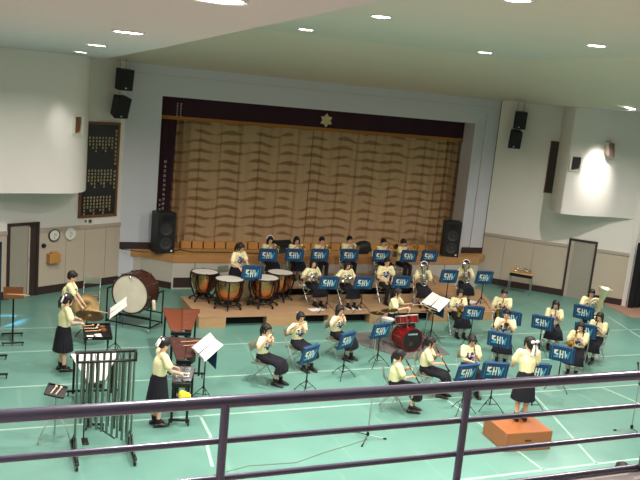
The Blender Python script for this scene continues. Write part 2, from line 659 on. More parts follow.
        rb.build('hair_ribbon', M['ribbon'], root)
    return root


def placed(root_matrix, off):
    return root_matrix @ V(off)


# ------------------------------------------------------------------ hand held instruments, built once each in the player's frame
def flare(r0, r1, L, n=7):
    return [(r0 + (r1 - r0) * (t ** 3.2), L * t) for t in [k / n for k in range(n + 1)]]


PROTO = {}


def inst(kind):
    """returns (root, offset): a prototype whose parts sit in the player's frame minus offset"""
    O = {'flute': (.2, .2, 1.02), 'clarinet': (0, .3, .8), 'sax': (.08, .3, .75), 'trumpet': (0, .35, 1.05), 'trombone': (0, .4, 1.05),
         'horn': (.1, .2, .8), 'euph': (.03, .25, .8), 'tuba': (-.12, .2, .8), 'tenor': (.08, .3, .7)}[kind]
    r = bpy.data.objects.new({'euph': 'euphonium', 'horn': 'french_horn', 'sax': 'saxophone', 'tenor': 'saxophone'}.get(kind, kind), None)
    COL.objects.link(r)
    T = Matrix.Translation(-V(O))

    def mb():
        b = MB(); b.X = T
        return b
    def circ(c, rx, ry, ax, ay, n=20, a0=0, a1=2 * PI):
        return [V(c) + V(ax) * rx * cos(a0 + (a1 - a0) * k / n) + V(ay) * ry * sin(a0 + (a1 - a0) * k / n) for k in range(n + 1)]
    if kind == 'flute':
        a, b_ = V((-.09, .152, 1.088)), V((.56, .26, 1.02))
        b = mb(); b.tube([a, a.lerp(b_, .33)], .0105, 8); b.build('head_joint', M['silver'], r)
        b = mb(); b.tube([a.lerp(b_, .33), b_], .0095, 8); b.build('tube', M['silver'], r)
        b = mb(); b.ell((-.0, .158, 1.083), (.02, .012, .008)); b.build('lip_plate', M['silver'], r)
        b = mb()
        for k in range(12):
            p = a.lerp(b_, .38 + k * .048)
            b.cyl(p + V((0, .002, .008)), p + V((0, .004, .015)), .008, 8)
        b.build('keys', M['silver'], r)
    if kind == 'clarinet':
        a, e = V((0, .150, 1.085)), V((.01, .50, .59))
        L = lambda t: a.lerp(e, t)
        b = mb(); b.tube([L(0), L(.06), L(.12)], [.005, .012, .014], 8); b.build('mouthpiece', M['black'], r)
        b = mb(); b.tube([L(.12), L(.88)], .0155, 10); b.build('tube', M['black'], r)
        b = mb(); b.tube([L(.88), L(.94), L(1)], [.0155, .022, .034], 12); b.build('bell', M['black'], r)
        b = mb()
        for k in range(14):
            p = L(.2 + k * .05)
            b.cyl(p + V((0, .010, .008)), p + V((0, .018, .013)), .009, 8)
        for t in (.12, .47, .88):
            b.tube([L(t - .008), L(t + .008)], .0175, 10)
        b.tube([L(.2) + V((.014, .006, 0)), L(.85) + V((.014, .006, 0))], .004, 6)
        b.build('keys', M['silver'], r)
    if kind in ('sax', 'tenor'):
        k = 1.0 if kind == 'sax' else 1.12
        t0 = V((.03, .27, 1.07))
        b = mb(); b.tube([(0, .150, 1.085), (0, .19, 1.09)], [.007, .013], 8); b.build('mouthpiece', M['black'], r)
        b = mb(); b.tube([(0, .185, 1.09), (.01, .23, 1.115), (.02, .262, 1.10), t0], [.009, .011, .013, .015], 8); b.build('neck', M['gold'], r)
        bot = V((.10, .29, .62 - .1 * (k - 1) * 4))
        b = mb(); b.tube([t0, t0.lerp(bot, .5), bot, bot + V((.012, .035, -.045)), bot + V((.02, .085, -.05)), bot + V((.03, .125, -.01))], [.015, .024, .034, .037, .040, .043], 12); b.build('body_tube', M['gold'], r)
        q = bot + V((.03, .125, -.01))
        b = mb(); b.tube([q, q + V((.008, .012, .10)), q + V((.015, .03, .18)), q + V((.018, .045, .22)), q + V((.018, .048, .222)), q + V((.012, .03, .17))], [.043, .048, .060, .082, .076, .045], 16, caps=False); b.build('bell', M['gold'], r)
        b = mb()
        for i in range(9):
            p = t0.lerp(bot, .12 + .1 * i)
            b.cyl(p + V((-.005, .018 + .002 * i, .01)), p + V((-.006, .030 + .002 * i, .014)), .012 + .001 * i, 10)
        b.tube([t0.lerp(bot, .1) + V((.02, .02, 0)), t0.lerp(bot, .95) + V((.04, .02, 0))], .004, 6)
        b.build('keys', M['gold'], r)
    if kind == 'trumpet':
        b = mb(); b.lathe([(.004, 0), (.012, -.0), (.012, .012), (.005, .03), (.005, .08)], 10, (0, .150, 1.085), (0, 1, -.04)); b.build('mouthpiece', M['silver'], r)
        b = mb()
        y0, y1, zt, zb = .22, .56, 1.08, .97
        b.tube([(0, .20, zt), (0, y1 - .05, zt)] + [(0, y1 - .05 + .055 * sin(t), zt - .055 + .055 * cos(t)) for t in [PI * q / 8 for q in range(1, 9)]] + [(0, .40, zb)], .0075, 8)
        b.tube([(.0, .42, zb)] + [(0, .30 - .05 * sin(t), zb + .052 - .052 * cos(t)) for t in [PI * q / 8 for q in range(9)]] + [(-.012, .5, zt - .006)], .0078, 8)
        b.build('tubing', M['gold'], r)
        b = mb(); b.lathe(flare(.008, .062, .18) + [(.056, .178)], 16, (-.012, .48, zt - .006), (0, 1, 0)); b.build('bell', M['gold'], r)
        b = mb()
        for i in range(3):
            b.cyl((.0, .33 + .028 * i, .955), (0, .33 + .028 * i, 1.095), .0115, 10)
            b.cyl((.0, .33 + .028 * i, 1.095), (0, .33 + .028 * i, 1.115), .006, 8)
        b.build('valves', M['silver'], r)
    if kind == 'trombone':
        b = mb(); b.lathe([(.013, 0), (.013, .015), (.006, .035), (.006, .08)], 10, (0, .150, 1.085), (0, 1, -.1)); b.build('mouthpiece', M['silver'], r)
        b = mb()
        b.tube([(0, .22, 1.08), (0, .93, 1.0)] + [(.0 + .0, .93 + .03 * sin(t), .97 + .03 * cos(t)) for t in [PI * q / 6 for q in range(7)]] + [(0, .24, 1.015)], .0075, 8); b.build('slide', M['gold'], r)
        b = mb()
        b.tube([(0, .26, 1.02), (-.10, .26, 1.06), (-.10, -.05, 1.09)] + [(-.10, -.05 - .05 * sin(t), 1.14 - .05 * cos(t)) for t in [PI * q / 6 for q in range(7)]] + [(-.10, .30, 1.16)], .010, 8); b.build('tubing', M['gold'], r)
        b = mb(); b.lathe(flare(.011, .10, .30) + [(.092, .295)], 18, (-.10, .30, 1.16), (0, 1, -.1)); b.build('bell', M['gold'], r)
    if kind == 'horn':
        c = V((.06, .26, .82))
        b = mb()
        for rr, dx in ((.135, 0), (.105, .025), (.118, -.02)):
            b.tube(circ(c + V((dx, 0, 0)), rr, rr, (.35, .94, 0), (0, 0, 1))[:-1], .0095, 8, closed=True)
        b.tube([(0, .16, 1.08), (-.02, .24, 1.03), c + V((-.04, .08, .11))], [.005, .006, .008], 8)
        b.build('tubing', M['silver'], r)
        b = mb(); b.lathe(flare(.012, .15, .24) + [(.14, .235)], 20, c + V((.03, .02, .10)), (.55, -.45, -.65)); b.build('bell', M['silver'], r)
        b = mb()
        for i in range(4):
            b.cyl(c + V((-.05, -.04 + .03 * i, -.02)), c + V((.02, -.04 + .03 * i, .02)), .014, 10)
        b.build('valves', M['silver'], r)
    if kind in ('euph', 'tuba'):
        S = 1.0 if kind == 'euph' else 1.5
        m1 = M['silver'] if kind == 'euph' else M['palegold']
        c = V((.0, .25, .80)) if kind == 'euph' else V((-.10, .26, .80))
        bx = .055 if kind == 'euph' else -.22
        b = mb()
        b.tube(circ(c, .105 * S, .19 * S, (1, .15, 0), (0, 0, 1))[:-1], .026 * S, 10, closed=True)
        b.tube(circ(c + V((0, .035, .02)), .07 * S, .13 * S, (1, .15, 0), (0, 0, 1))[:-1], .013 * S, 8, closed=True)
        b.tube([(0, .155, 1.085), (.02, .20, 1.05), c + V((-.06 * S, .05, .17 * S))], [.006, .008, .011], 8)
        b.build('tubing', m1, r)
        b = mb()
        p0 = V((bx, c.y - .02, c.z - .02))
        L = .46 if kind == 'euph' else .66
        b.lathe([(.036 * S, -.1 * S)] + flare(.04 * S, .135 * S if kind == 'euph' else .20, L) + [(.12 * S if kind == 'euph' else .185, L - .01), (.07 * S, L * .75)], 22, p0, (.02 if kind == 'euph' else -.16, .02, 1)); b.build('bell', m1, r)
        b = mb()
        for i in range(4):
            b.cyl(c + V((-.03 + .035 * i * S, .05, -.06)), c + V((-.03 + .035 * i * S, .05, .10 * S)), .014 * S, 10)
            b.cyl(c + V((-.03 + .035 * i * S, .05, .10 * S)), c + V((-.03 + .035 * i * S, .05, .13 * S)), .007, 8)
        b.build('valves', M['silver'], r)
    learn(r)
    return r, O


def give(kind, prs, label, sc):
    """puts an instrument of this kind into the hands of a person"""
    if kind not in PROTO:
        r, O = inst(kind)
        PROTO[kind] = (r, O, False)
    r, O, used = PROTO[kind]
    if used:
        r2 = copy_tree(r)
    else:
        r2 = r
        PROTO[kind] = (r, O, True)
    rz = prs.rotation_euler[2]
    o = V(O) * sc
    r2.location = V(prs.location) + V((o.x * cos(rz) - o.y * sin(rz), o.x * sin(rz) + o.y * cos(rz), o.z))
    r2.rotation_euler = (0, 0, rz)
    r2.scale = (sc,) * 3
    names = {'euph': 'euphonium', 'tuba': 'tuba', 'horn': 'french horn', 'sax': 'saxophone', 'tenor': 'saxophone'}
    tag(r2, label, names.get(kind, kind), {'trumpet': 'trumpets in the back row', 'flute': 'flutes', 'clarinet': 'clarinets', 'sax': 'saxophones', 'tenor': 'saxophones'}.get(kind))
    return r2
# ------------------------------------------------------------------ folding chair
def chair_proto():
    r = bpy.data.objects.new('folding_chair', None)
    COL.objects.link(r)
    for e in (1, -1):
        b = MB()
        b.tube([(e * .20, -.27, .84), (e * .205, -.20, .64), (e * .205, .02, .30), (e * .205, .22, .012)], .011, 8)
        b.tube([(e * .18, .17, .43), (e * .18, 0, .27), (e * .18, -.26, .012)], .011, 8)
        b.build('side_frame', M['steel'], r)
    for w_, y_, z_ in ((.205, .20, .045), (.18, -.24, .045), (.2, .03, .30)):
        b = MB(); b.cyl((-w_, y_, z_), (w_, y_, z_), .009, 8); b.build('cross_bar', M['steel'], r)
    b = MB(); b.bbox((0, .0, .435), (.38, .37, .035), .014); b.build('seat', M['olive'], r)
    b = MB()
    rings = []
    for z, d in ((.66, .0), (.67, -.006), (.74, -.022), (.82, -.044), (.835, -.046)):
        t = .012 if z in (.67, .74, .82) else .004
        ring = []
        for x, bow in ((-.195, 0), (-.1, -.018), (0, -.024), (.1, -.018), (.195, 0)):
            ring.append((x, -.215 + d + bow - t, z))
        for x, bow in ((.195, 0), (.1, -.018), (0, -.024), (-.1, -.018), (-.195, 0)):
            ring.append((x, -.215 + d + bow + t, z))
        rings.append(ring)
    b.loft(rings); b.build('backrest', M['olive'], r)
    return learn(r)


CHAIR = [chair_proto(), False]


def chair(loc, rz, label, group='grey folding chairs of the players'):
    c = CHAIR[0] if not CHAIR[1] else copy_tree(CHAIR[0])
    CHAIR[1] = True
    c.location = loc
    c.rotation_euler = (0, 0, rz)
    return tag(c, label, 'chair', group)


# ------------------------------------------------------------------ music stand; +Y is the side turned to the audience
def letters(b, w, h):
    """SHW in block shapes on the plane y = 0, centred"""
    def poly(pts, mi):
        b.cur = mi
        P = [(x * w - w / 2, z * h - h / 2) for x, z in pts]
        n = len(P)
        b.add([(-x, .0, z) for x, z in P] + [(-x, .004, z) for x, z in P],
              [tuple(range(n)), tuple(range(2 * n - 1, n - 1, -1))] + [(i, n + i, n + (i + 1) % n, (i + 1) % n) for i in range(n)])
    # S
    poly([(0, 1), (.28, 1), (.20, .80), (.10, .66), (.0, .46)], 0)
    poly([(0, .46), (.10, .66), (.19, .52), (.28, .60), (.28, .38), (.15, .36)], 1)
    poly([(.15, .36), (.28, .38), (.28, 0), (0, 0), (0, .18), (.15, .18)], 2)
    # H
    poly([(.35, 0), (.43, 0), (.43, 1), (.35, 1)], 0)
    poly([(.43, .42), (.52, .42), (.52, .58), (.43, .58)], 1)
    poly([(.52, 0), (.60, 0), (.60, 1), (.52, 1)], 1)
    # W
    poly([(.65, 1), (.72, 1), (.78, .0), (.71, .0)], 1)
    poly([(.71, 0), (.78, 0), (.84, .75), (.80, .75)], 1)
    poly([(.80, .75), (.84, .75), (.91, 0), (.85, 0)], 2)
    poly([(.85, 0), (.91, 0), (1.0, 1), (.93, 1)], 2)
    b.cur = 0


def stand_base(r, hz):
    b = MB(); b.tube([(0, 0, .10), (0, 0, hz)], .011, 8); b.tube([(0, 0, .32), (0, 0, hz * .72)], .015, 8); b.build('pole', M['black'], r)
    b = MB(); b.tube([(0, 0, .25), (0, 0, .31)], .022, 10); b.ell((.03, 0, .28), (.016, .01, .01), 8, 6); b.build('collar', M['black'], r)
    for k in range(3):
        a = .5 + k * 2 * PI / 3
        b = MB()
        b.tube([(0, 0, .29), (cos(a) * .15, sin(a) * .15, .17), (cos(a) * .29, sin(a) * .29, .012)], .008, 6)
        b.tube([(0, 0, .12), (cos(a) * .15, sin(a) * .15, .165)], .006, 6)
        b.ell((cos(a) * .29, sin(a) * .29, .013), (.014, .014, .013), 8, 6)
        b.build('leg', M['black'], r)


def banner_stand_proto():
    r = bpy.data.objects.new('music_stand', None)
    COL.objects.link(r)
    hz = .80
    stand_base(r, hz)
    tilt = math.radians(-14)      # top leans to the audience side
    T = Matrix.Translation((0, .0, .86)) @ Matrix.Rotation(tilt, 4, 'X')
    b = MB(); b.X = T
    b.bbox((0, -.01, 0), (.50, .008, .33), .003)
    b.box((0, -.045, -.165), (.50, .07, .006))
    b.box((0, .01, -.02), (.06, .03, .10))
    b.build('desk', M['black'], r)
    W, H = .53, .385
    b = MB(); b.X = T
    x0, x1, x2 = -W / 2, -W / 2 + .055, W / 2 - .055
    b.bbox((0, .03, .015), (W - .10, .012, H), .004)
    for e in (1, -1):      # side flaps folded back
        xa, xb = e * (W / 2 - .05), e * (W / 2 + .012)
        vs = []
        for z in (-H / 2 + .015, H / 2 + .015):
            vs += [(xa, .036, z), (xb, .012, z), (xb, .006, z), (xa, .024, z)]
        b.add(vs, [(0, 1, 5, 4), (1, 2, 6, 5), (2, 3, 7, 6), (3, 0, 4, 7), (3, 2, 1, 0), (4, 5, 6, 7)])
    b.box((0, -.0, H / 2 + .012), (W - .06, .07, .008))
    cov = b.build('banner_cover', M['blue'], r)
    b = MB(); b.X = T
    for e in (1, -1):
        b.box((e * (W / 2 - .052), .0375, .015), (.012, .005, H * .98))
    b.build('edge_tape', M['blue_edge'], cov)
    b = MB(); b.X = T @ Matrix.Translation((0, .036, .02))
    letters(b, .345, .20)
    b.build('lettering', [M['cream'], M['pale'], M['cyan']], cov, smooth=False)
    return learn(r)


BST = [banner_stand_proto(), False]


def banner_stand(loc, rz, label, z=1.0):
    c = BST[0] if not BST[1] else copy_tree(BST[0])
    BST[1] = True
    c.location = loc
    c.rotation_euler = (0, 0, rz)
    c.scale = (1, 1, z)
    return tag(c, label, 'music stand', 'music stands with blue SHW banners')


def sheet_stand(loc, rz, label, tall=.95):
    """black stand seen from behind the player: desk open, a blue cover hanging behind; sheets lie on it (separate things)"""
    r = thing('music_stand', label, 'music stand', loc, rz, 'music stands holding white sheets')
    stand_base(r, tall)
    T = Matrix.Translation((0, 0, tall + .08)) @ Matrix.Rotation(math.radians(-50), 4, 'X')
    b = MB(); b.X = T
    b.bbox((0, 0, 0), (.66, .008, .36), .003)
    b.box((0, -.04, -.18), (.66, .07, .006))
    b.build('desk', M['black'], r)
    b = MB(); b.X = Matrix.Translation((0, .13, tall))
    b.box((0, 0, -.06), (.50, .012, .40)); b.build('banner_cover', M['blue'], r)
    for i, (x, t) in enumerate(((-.21, .06), (.20, -.05))):
        p = MB(); p.X = T
        p.box((x, -.012, .03), (.38, .004, .46), (0, t, 0))
        o = p.build('music_sheet', M['paper'])
        o.location, o.rotation_euler = loc, (0, 0, rz)
        side = 'left' if i == 0 else 'right'
        tag(o, '%s white sheet on the %s' % ('nearer' if i else 'farther', label.replace('black music stand', 'sheet stand')), 'sheet music', 'white music sheets')
    return r


# ------------------------------------------------------------------ timpani
def timpani_proto():
    r = bpy.data.objects.new('timpani', None)
    COL.objects.link(r)
    b = MB()
    b.lathe([(.08, .22), (.18, .25), (.27, .35), (.325, .50), (.345, .66), (.35, .80)], 28); b.build('bowl', M['copper'], r)
    b = MB(); b.lathe([(0.0, .824), (.30, .824), (.352, .822), (.356, .81), (.35, .80)], 28); b.build('drum_head', M['drumhead'], r)
    b = MB(); b.tube([(.362 * cos(2 * PI * k / 28), .362 * sin(2 * PI * k / 28), .815) for k in range(28)], .019, 8, closed=True); b.build('rim', M['black'], r)
    b = MB()
    for k in range(6):
        a = k * PI / 3 + .2
        b.cyl((.375 * cos(a), .375 * sin(a), .69), (.375 * cos(a), .375 * sin(a), .83), .009, 6)
        b.cyl((.375 * cos(a) - .03 * sin(a), .375 * sin(a) + .03 * cos(a), .84), (.375 * cos(a) + .03 * sin(a), .375 * sin(a) - .03 * cos(a), .84), .007, 6)
    b.build('tension_rods', M['black'], r)
    for k in range(6):
        a = k * PI / 3 + .5
        b = MB()
        b.tube([(.375 * cos(a), .375 * sin(a), .80), (.385 * cos(a), .385 * sin(a), .55), (.30 * cos(a), .30 * sin(a), .25), (.24 * cos(a), .24 * sin(a), .13), (.37 * cos(a), .37 * sin(a), .06)], .024, 8)
        b.lathe([(.03, -.012), (.03, .012)], 10, (.37 * cos(a), .37 * sin(a), .032), (sin(a), -cos(a), 0))
        b.build('strut', M['black'], r)
    b = MB()
    b.tube([(.25 * cos(2 * PI * k / 20), .25 * sin(2 * PI * k / 20), .13) for k in range(20)], .022, 8, closed=True)
    b.lathe([(.09, .08), (.11, .12), (.08, .2), (.10, .31)], 14)
    b.build('base_ring', M['black'], r)
    b = MB(); b.bbox((0, .30, .10), (.12, .26, .03), .01, (.35, 0, 0)); b.build('pedal', M['black'], r)
    return learn(r)


# ------------------------------------------------------------------ mallet keyboards; local +Y runs from the treble end to the bass end, player on -X
def keyboard(name, label, cat, loc, rz, L, w0, w1, H, m_nat, m_acc, group=None, n=22, cover=None):
    r = thing(name, label, cat, loc, rz, group)
    wid = lambda t: w0 + (w1 - w0) * t
    b = MB()
    pitch = L / n
    for k in range(n):
        t = (k + .5) / n
        y = -L / 2 + L * t
        wd = wid(t)
        b.bbox((-wd * .235, y, H), (wd * .51, pitch * .96, .022), .004)
    b.build('natural_bars', m_nat, r)
    b = MB()
    for k in range(n - 1):
        t = (k + 1) / n
        y = -L / 2 + L * t
        wd = wid(t)
        b.bbox((wd * .265, y, H + .018), (wd * .46, pitch * .80, .022), .004)
    b.build('accidental_bars', m_acc, r)
    b = MB()
    for e in (-1, -.03, .05, 1):
        b.tube([(e * w0 * .43, -L / 2 - .03, H - .03), (e * w1 * .43, L / 2 + .03, H - .03)], .014, 6)
    b.build('rails', M['black'], r)
    for e, nm in ((-1, w0), (1, w1)):
        b = MB()
        y = e * (L / 2 + .04)
        b.bbox((0, y, H - .04), (nm * .98, .035, .09), .01)
        b.build('end_board', M['black'], r)
        for s in (-1, 1):
            b = MB()
            b.bbox((s * nm * .40, y, H * .47), (.045, .03, H * .84), .008)
            b.build('leg', M['black'], r)
        b = MB()
        b.bbox((0, y, .10), (nm * 1.1, .04, .045), .01)
        b.build('foot_bar', M['black'], r)
        for s in (-1, 1):
            b = MB(); b.lathe([(.038, -.014), (.042, 0), (.038, .014)], 12, (s * nm * .50, y, .042), (1, 0, 0)); b.box((s * nm * .50, y, .08), (.03, .03, .04)); b.build('caster', M['plastic'], r)
    b = MB()
    for k in range(n):
        t = (k + .5) / n
        y = -L / 2 + L * t
        ln = .12 + .38 * t
        b.tube([(-wid(t) * .2, y, H - .03), (-wid(t) * .2, y, H - .03 - ln)], pitch * .36, 8)
        b.tube([(wid(t) * .25, y, H - .03), (wid(t) * .25, y, H - .03 - ln * .9)], pitch * .36, 8)
    b.build('resonator_tubes', cover or M['black'], r)
    return r


# ------------------------------------------------------------------ loudspeakers
def pa_speaker(loc, rz, label):
    r = thing('loudspeaker', label, 'speaker', loc, rz, 'floor speakers on the stage')
    W, D, H = .58, .5, 1.22
    b = MB(); b.bbox((0, 0, H / 2), (W, D, H), .02); b.build('cabinet', M['plastic'], r)
    b = MB(); b.bbox((0, D / 2 + .006, H / 2 + .02), (W * .92, .02, H * .9), .006); b.build('grille', M['grille'], r)
    for z, rr in ((.30, .19), (.72, .19)):
        b = MB(); b.lathe([(rr, 0), (rr * .97, .012), (rr * .82, .014), (rr * .75, .004), (rr * .35, .004), (rr * .3, .018), (0, .024)], 24, (0, D / 2 + .014, z), (0, 1, 0)); b.build('woofer', M['cone'], r)
    b = MB()
    b.box((0, D / 2 + .018, 1.06), (.30, .02, .14)); b.box((0, D / 2 + .029, 1.06), (.2, .01, .08)); b.build('horn', M['black'], r)
    b = MB(); b.box((-.18, D / 2 + .02, .085), (.055, .012, .055)); b.build('badge', M['cream'], r, smooth=False)
    return r


def hung_speaker(loc, rz, pitch, label, rods):
    r = thing('hanging_speaker', label, 'speaker', loc, rz, 'hanging speakers beside the stage')
    T = Matrix.Rotation(pitch, 4, 'X')
    W, D, H = .42, .36, .58
    b = MB(); b.X = T
    rings = []
    for z, d in ((-H / 2, .30), (-H / 2 + .02, .34), (H / 2 - .02, D), (H / 2, D - .04)):
        rings.append([(-W / 2, .17, z), (-W * .36, .17 - d, z), (W * .36, .17 - d, z), (W / 2, .17, z)])
    b.loft(rings); b.build('cabinet', M['plastic'], r)
    b = MB(); b.X = T
    b.bbox((0, .178, 0), (W * .93, .02, H * .93), .006); b.build('grille', M['grille'], r)
    b = MB(); b.X = T
    b.box((.02, .192, -H * .38), (.05, .008, .03)); b.build('badge', M['pale'], r, smooth=False)
    b = MB()
    for x in ((-.10, .10) if rods > .3 else (0,)):
        b.cyl((x, -.05, H / 2 - .05), (x, -.05, H / 2 + rods), .014, 8)
    b.build('hanger', M['steel'], r)
    return r
# ================================================================== camera
cd = bpy.data.cameras.new('camera')
cam = bpy.data.objects.new('camera', cd)
COL.objects.link(cam)
SC.camera = cam
yaw, pit, rol = math.radians(23.061), math.radians(10.345), math.radians(5.441)
Fw = V((sin(yaw) * cos(pit), cos(yaw) * cos(pit), -sin(pit)))
R0 = V((cos(yaw), -sin(yaw), 0))
U0 = R0.cross(Fw)
Rr = R0 * cos(rol) + U0 * sin(rol)
Ur = -R0 * sin(rol) + U0 * cos(rol)
m3 = Matrix((Rr, Ur, -Fw)).transposed()
cam.matrix_world = Matrix.Translation((0, 0, 6.0)) @ m3.to_4x4()
cd.sensor_fit = 'HORIZONTAL'
cd.sensor_width = 36
cd.lens = 780.34 / 640 * 36
cd.clip_start = .05
cd.clip_end = 200

# ================================================================== setting materials
def floor_material():
    m = mat('green_sheet_floor', rgb(98, 160, 138), .34)
    nt = m.node_tree; b = nt.nodes['Principled BSDF']
    tc = nt.nodes.new('ShaderNodeTexCoord')
    n = nt.nodes.new('ShaderNodeTexNoise'); n.inputs['Scale'].default_value = .55; n.inputs['Detail'].default_value = 5
    nt.links.new(tc.outputs['Object'], n.inputs['Vector'])
    cr = nt.nodes.new('ShaderNodeValToRGB')
    cr.color_ramp.elements[0].position = .3; cr.color_ramp.elements[0].color = rgb(98, 144, 131)
    cr.color_ramp.elements[1].position = .75; cr.color_ramp.elements[1].color = rgb(112, 159, 146)
    nt.links.new(n.outputs['Fac'], cr.inputs['Fac'])
    # scuffs: thin diagonal pale streaks
    mp = nt.nodes.new('ShaderNodeMapping'); mp.inputs['Rotation'].default_value = (0, 0, .9); mp.inputs['Scale'].default_value = (1.6, .10, 1)
    nt.links.new(tc.outputs['Object'], mp.inputs['Vector'])
    n2 = nt.nodes.new('ShaderNodeTexNoise'); n2.inputs['Scale'].default_value = 2.4; n2.inputs['Detail'].default_value = 2
    nt.links.new(mp.outputs['Vector'], n2.inputs['Vector'])
    mr = nt.nodes.new('ShaderNodeMapRange'); mr.inputs['From Min'].default_value = .62; mr.inputs['From Max'].default_value = .72; mr.inputs['To Max'].default_value = .28
    nt.links.new(n2.outputs['Fac'], mr.inputs['Value'])
    mx = nt.nodes.new('ShaderNodeMix'); mx.data_type = 'RGBA'
    mx.inputs['B'].default_value = rgb(146, 186, 170)
    nt.links.new(mr.outputs['Result'], mx.inputs['Factor']); nt.links.new(cr.outputs['Color'], mx.inputs['A'])
    nt.links.new(mx.outputs['Result'], b.inputs['Base Color'])
    bp = nt.nodes.new('ShaderNodeBump'); bp.inputs['Strength'].default_value = .08
    nt.links.new(n.outputs['Fac'], bp.inputs['Height']); nt.links.new(bp.outputs['Normal'], b.inputs['Normal'])
    return m


def curtain_material():
    m = mat('wavy_curtain', rgb(180, 142, 98), .8)
    nt = m.node_tree; b = nt.nodes['Principled BSDF']
    tc = nt.nodes.new('ShaderNodeTexCoord')
    sx = nt.nodes.new('ShaderNodeSeparateXYZ')
    nt.links.new(tc.outputs['Object'], sx.inputs[0])
    # vertical panels slightly offset, long lens shaped dark waves in each
    nz = nt.nodes.new('ShaderNodeTexNoise'); nz.noise_dimensions = '2D'; nz.inputs['Scale'].default_value = 1.0; nz.inputs['Detail'].default_value = 1
    mp = nt.nodes.new('ShaderNodeMapping'); mp.inputs['Rotation'].default_value = (-PI / 2, 0, 0); mp.inputs['Scale'].default_value = (1.5, 1, 4.2)
    nt.links.new(tc.outputs['Object'], mp.inputs['Vector'])
    nt.links.new(mp.outputs['Vector'], nz.inputs['Vector'])
    def math_(op, a, c):
        k = nt.nodes.new('ShaderNodeMath'); k.operation = op
        for i, q in enumerate((a, c)):
            if isinstance(q, (int, float)): k.inputs[i].default_value = q
            elif q is not None: nt.links.new(q, k.inputs[i])
        return k.outputs[0]
    wob = math_('MULTIPLY', math_('SINE', math_('MULTIPLY', sx.outputs['X'], 6.2), None), .03)
    wob2 = math_('MULTIPLY', math_('SINE', math_('ADD', math_('MULTIPLY', sx.outputs['X'], 3.7), math_('MULTIPLY', sx.outputs['Z'], 1.9)), None), .025)
    pidx = math_('FLOOR', math_('DIVIDE', sx.outputs['X'], .66), None)
    jit = math_('MULTIPLY', math_('SINE', math_('MULTIPLY', pidx, 12.9), None), .07)
    lens = math_('MULTIPLY', math_('COSINE', math_('MULTIPLY', sx.outputs['X'], 2 * PI / .99), None), .34)
    zz = math_('ADD', math_('ADD', math_('ADD', sx.outputs['Z'], wob), wob2), jit)
    s = math_('SINE', math_('MULTIPLY', zz, 2 * PI / .30), None)
    s = math_('ADD', math_('ADD', s, lens), math_('MULTIPLY', math_('SUBTRACT', nz.outputs['Fac'], .5), 2.0))
    cr = nt.nodes.new('ShaderNodeValToRGB')
    cr.color_ramp.elements[0].position = .42; cr.color_ramp.elements[0].color = rgb(200, 170, 132)
    cr.color_ramp.elements[1].position = .95; cr.color_ramp.elements[1].color = rgb(152, 120, 86)
    nt.links.new(s, cr.inputs['Fac'])
    nt.links.new(cr.outputs['Color'], b.inputs['Base Color'])
    return m


W_WHITE = mat('white_plaster', rgb(236, 231, 226), .75, noise=.02, scale=2, bump=.02)
W_GREY = mat('grey_plaster', rgb(196, 198, 198), .75, noise=.02, scale=2, bump=.02)
W_PILLAR = mat('pale_blue_paint', rgb(212, 212, 222), .6, noise=.02, scale=2)
W_BEIGE = mat('beige_panel', rgb(198, 184, 166), .6, noise=.03, scale=3)
W_SEAM = mat('panel_seam', rgb(150, 138, 122), .7)
W_DARK = mat('dark_baseboard', rgb(54, 38, 36), .5)
W_TRIM = mat('pinkish_trim', rgb(186, 170, 158), .5)
C_SOFF = mat('soffit_paint', rgb(208, 204, 208), .8, noise=.015, scale=1)
C_COFF = mat('coffer_paint', rgb(206, 204, 196), .8, noise=.015, scale=1)
C_SLOPE = mat('slope_paint', rgb(218, 208, 192), .8, noise=.015, scale=1)
DOORM = mat('grey_door', rgb(160, 154, 142), .5, noise=.03, scale=2)
STAGEF = mat('stage_front_paint', rgb(196, 188, 176), .6, noise=.04, scale=2)
LINE = mat('white_tape', rgb(158, 192, 176), .6, noise=.12, scale=9)
GAL = mat('gallery_concrete', rgb(150, 142, 142), .8, noise=.08, scale=6)

# ================================================================== floor
b = MB(); b.prism([(-6, 8.6), (24, 8.6), (24, 25), (-6, 25)], -.2, 0); struct('floor', b, floor_material())
b = MB(); b.prism([(-6, -4), (24, -4), (24, 8.6), (-6, 8.6)], -.2, 0); struct('floor_unseen_neutral', b, mat('neutral_bounce_floor', rgb(176, 160, 142), .5, noise=.08, scale=2))  # unseen floor, coloured neutral to weaken the green bounce light


def strip(a, c, w=.05, z=.002):
    a, c = V(a), V(c)
    d = (c - a).normalized(); s = V((-d.y, d.x)) * w / 2
    b = MB()
    b.prism([tuple(a + s), tuple(a - s), tuple(c - s), tuple(c + s)], 0.0, z)
    return b


k = 0
for a, c, w in (((-2, 13.27), (21, 13.29), .05), ((-2, 15.18), (21, 15.20), .05), ((-2, 17.2), (18.6, 17.25), .045), ((-2, 18.86), (4.6, 18.86), .04),
                ((-2, 10.03), (19, 10.03), .06), ((11.10, 13.27), (10.06, 10.03), .05), ((8.86, 13.27), (8.9, 10.03), .05), ((3.58, 13.27), (3.56, 12.4), .055),
                ((3.56, 12.4), (3.40, 12.0), .055), ((3.40, 12.0), (3.31, 11.3), .055), ((13.1, 13.27), (13.6, 10.5), .05), ((18.1, 18.6), (17.1, 15.4), .05), ((17.1, 15.4), (16.2, 11), .05)):
    k += 1
    struct('trim_%d' % k, strip(a, c, w), LINE)
b = MB(); b.prism([(19.2, 20.2), (18.9, 18.4), (24, 17.5), (24, 20.2)], 0, .01); struct('trim_%d' % (k + 1), b, mat('pinkish_mat', rgb(176, 138, 118), .8))

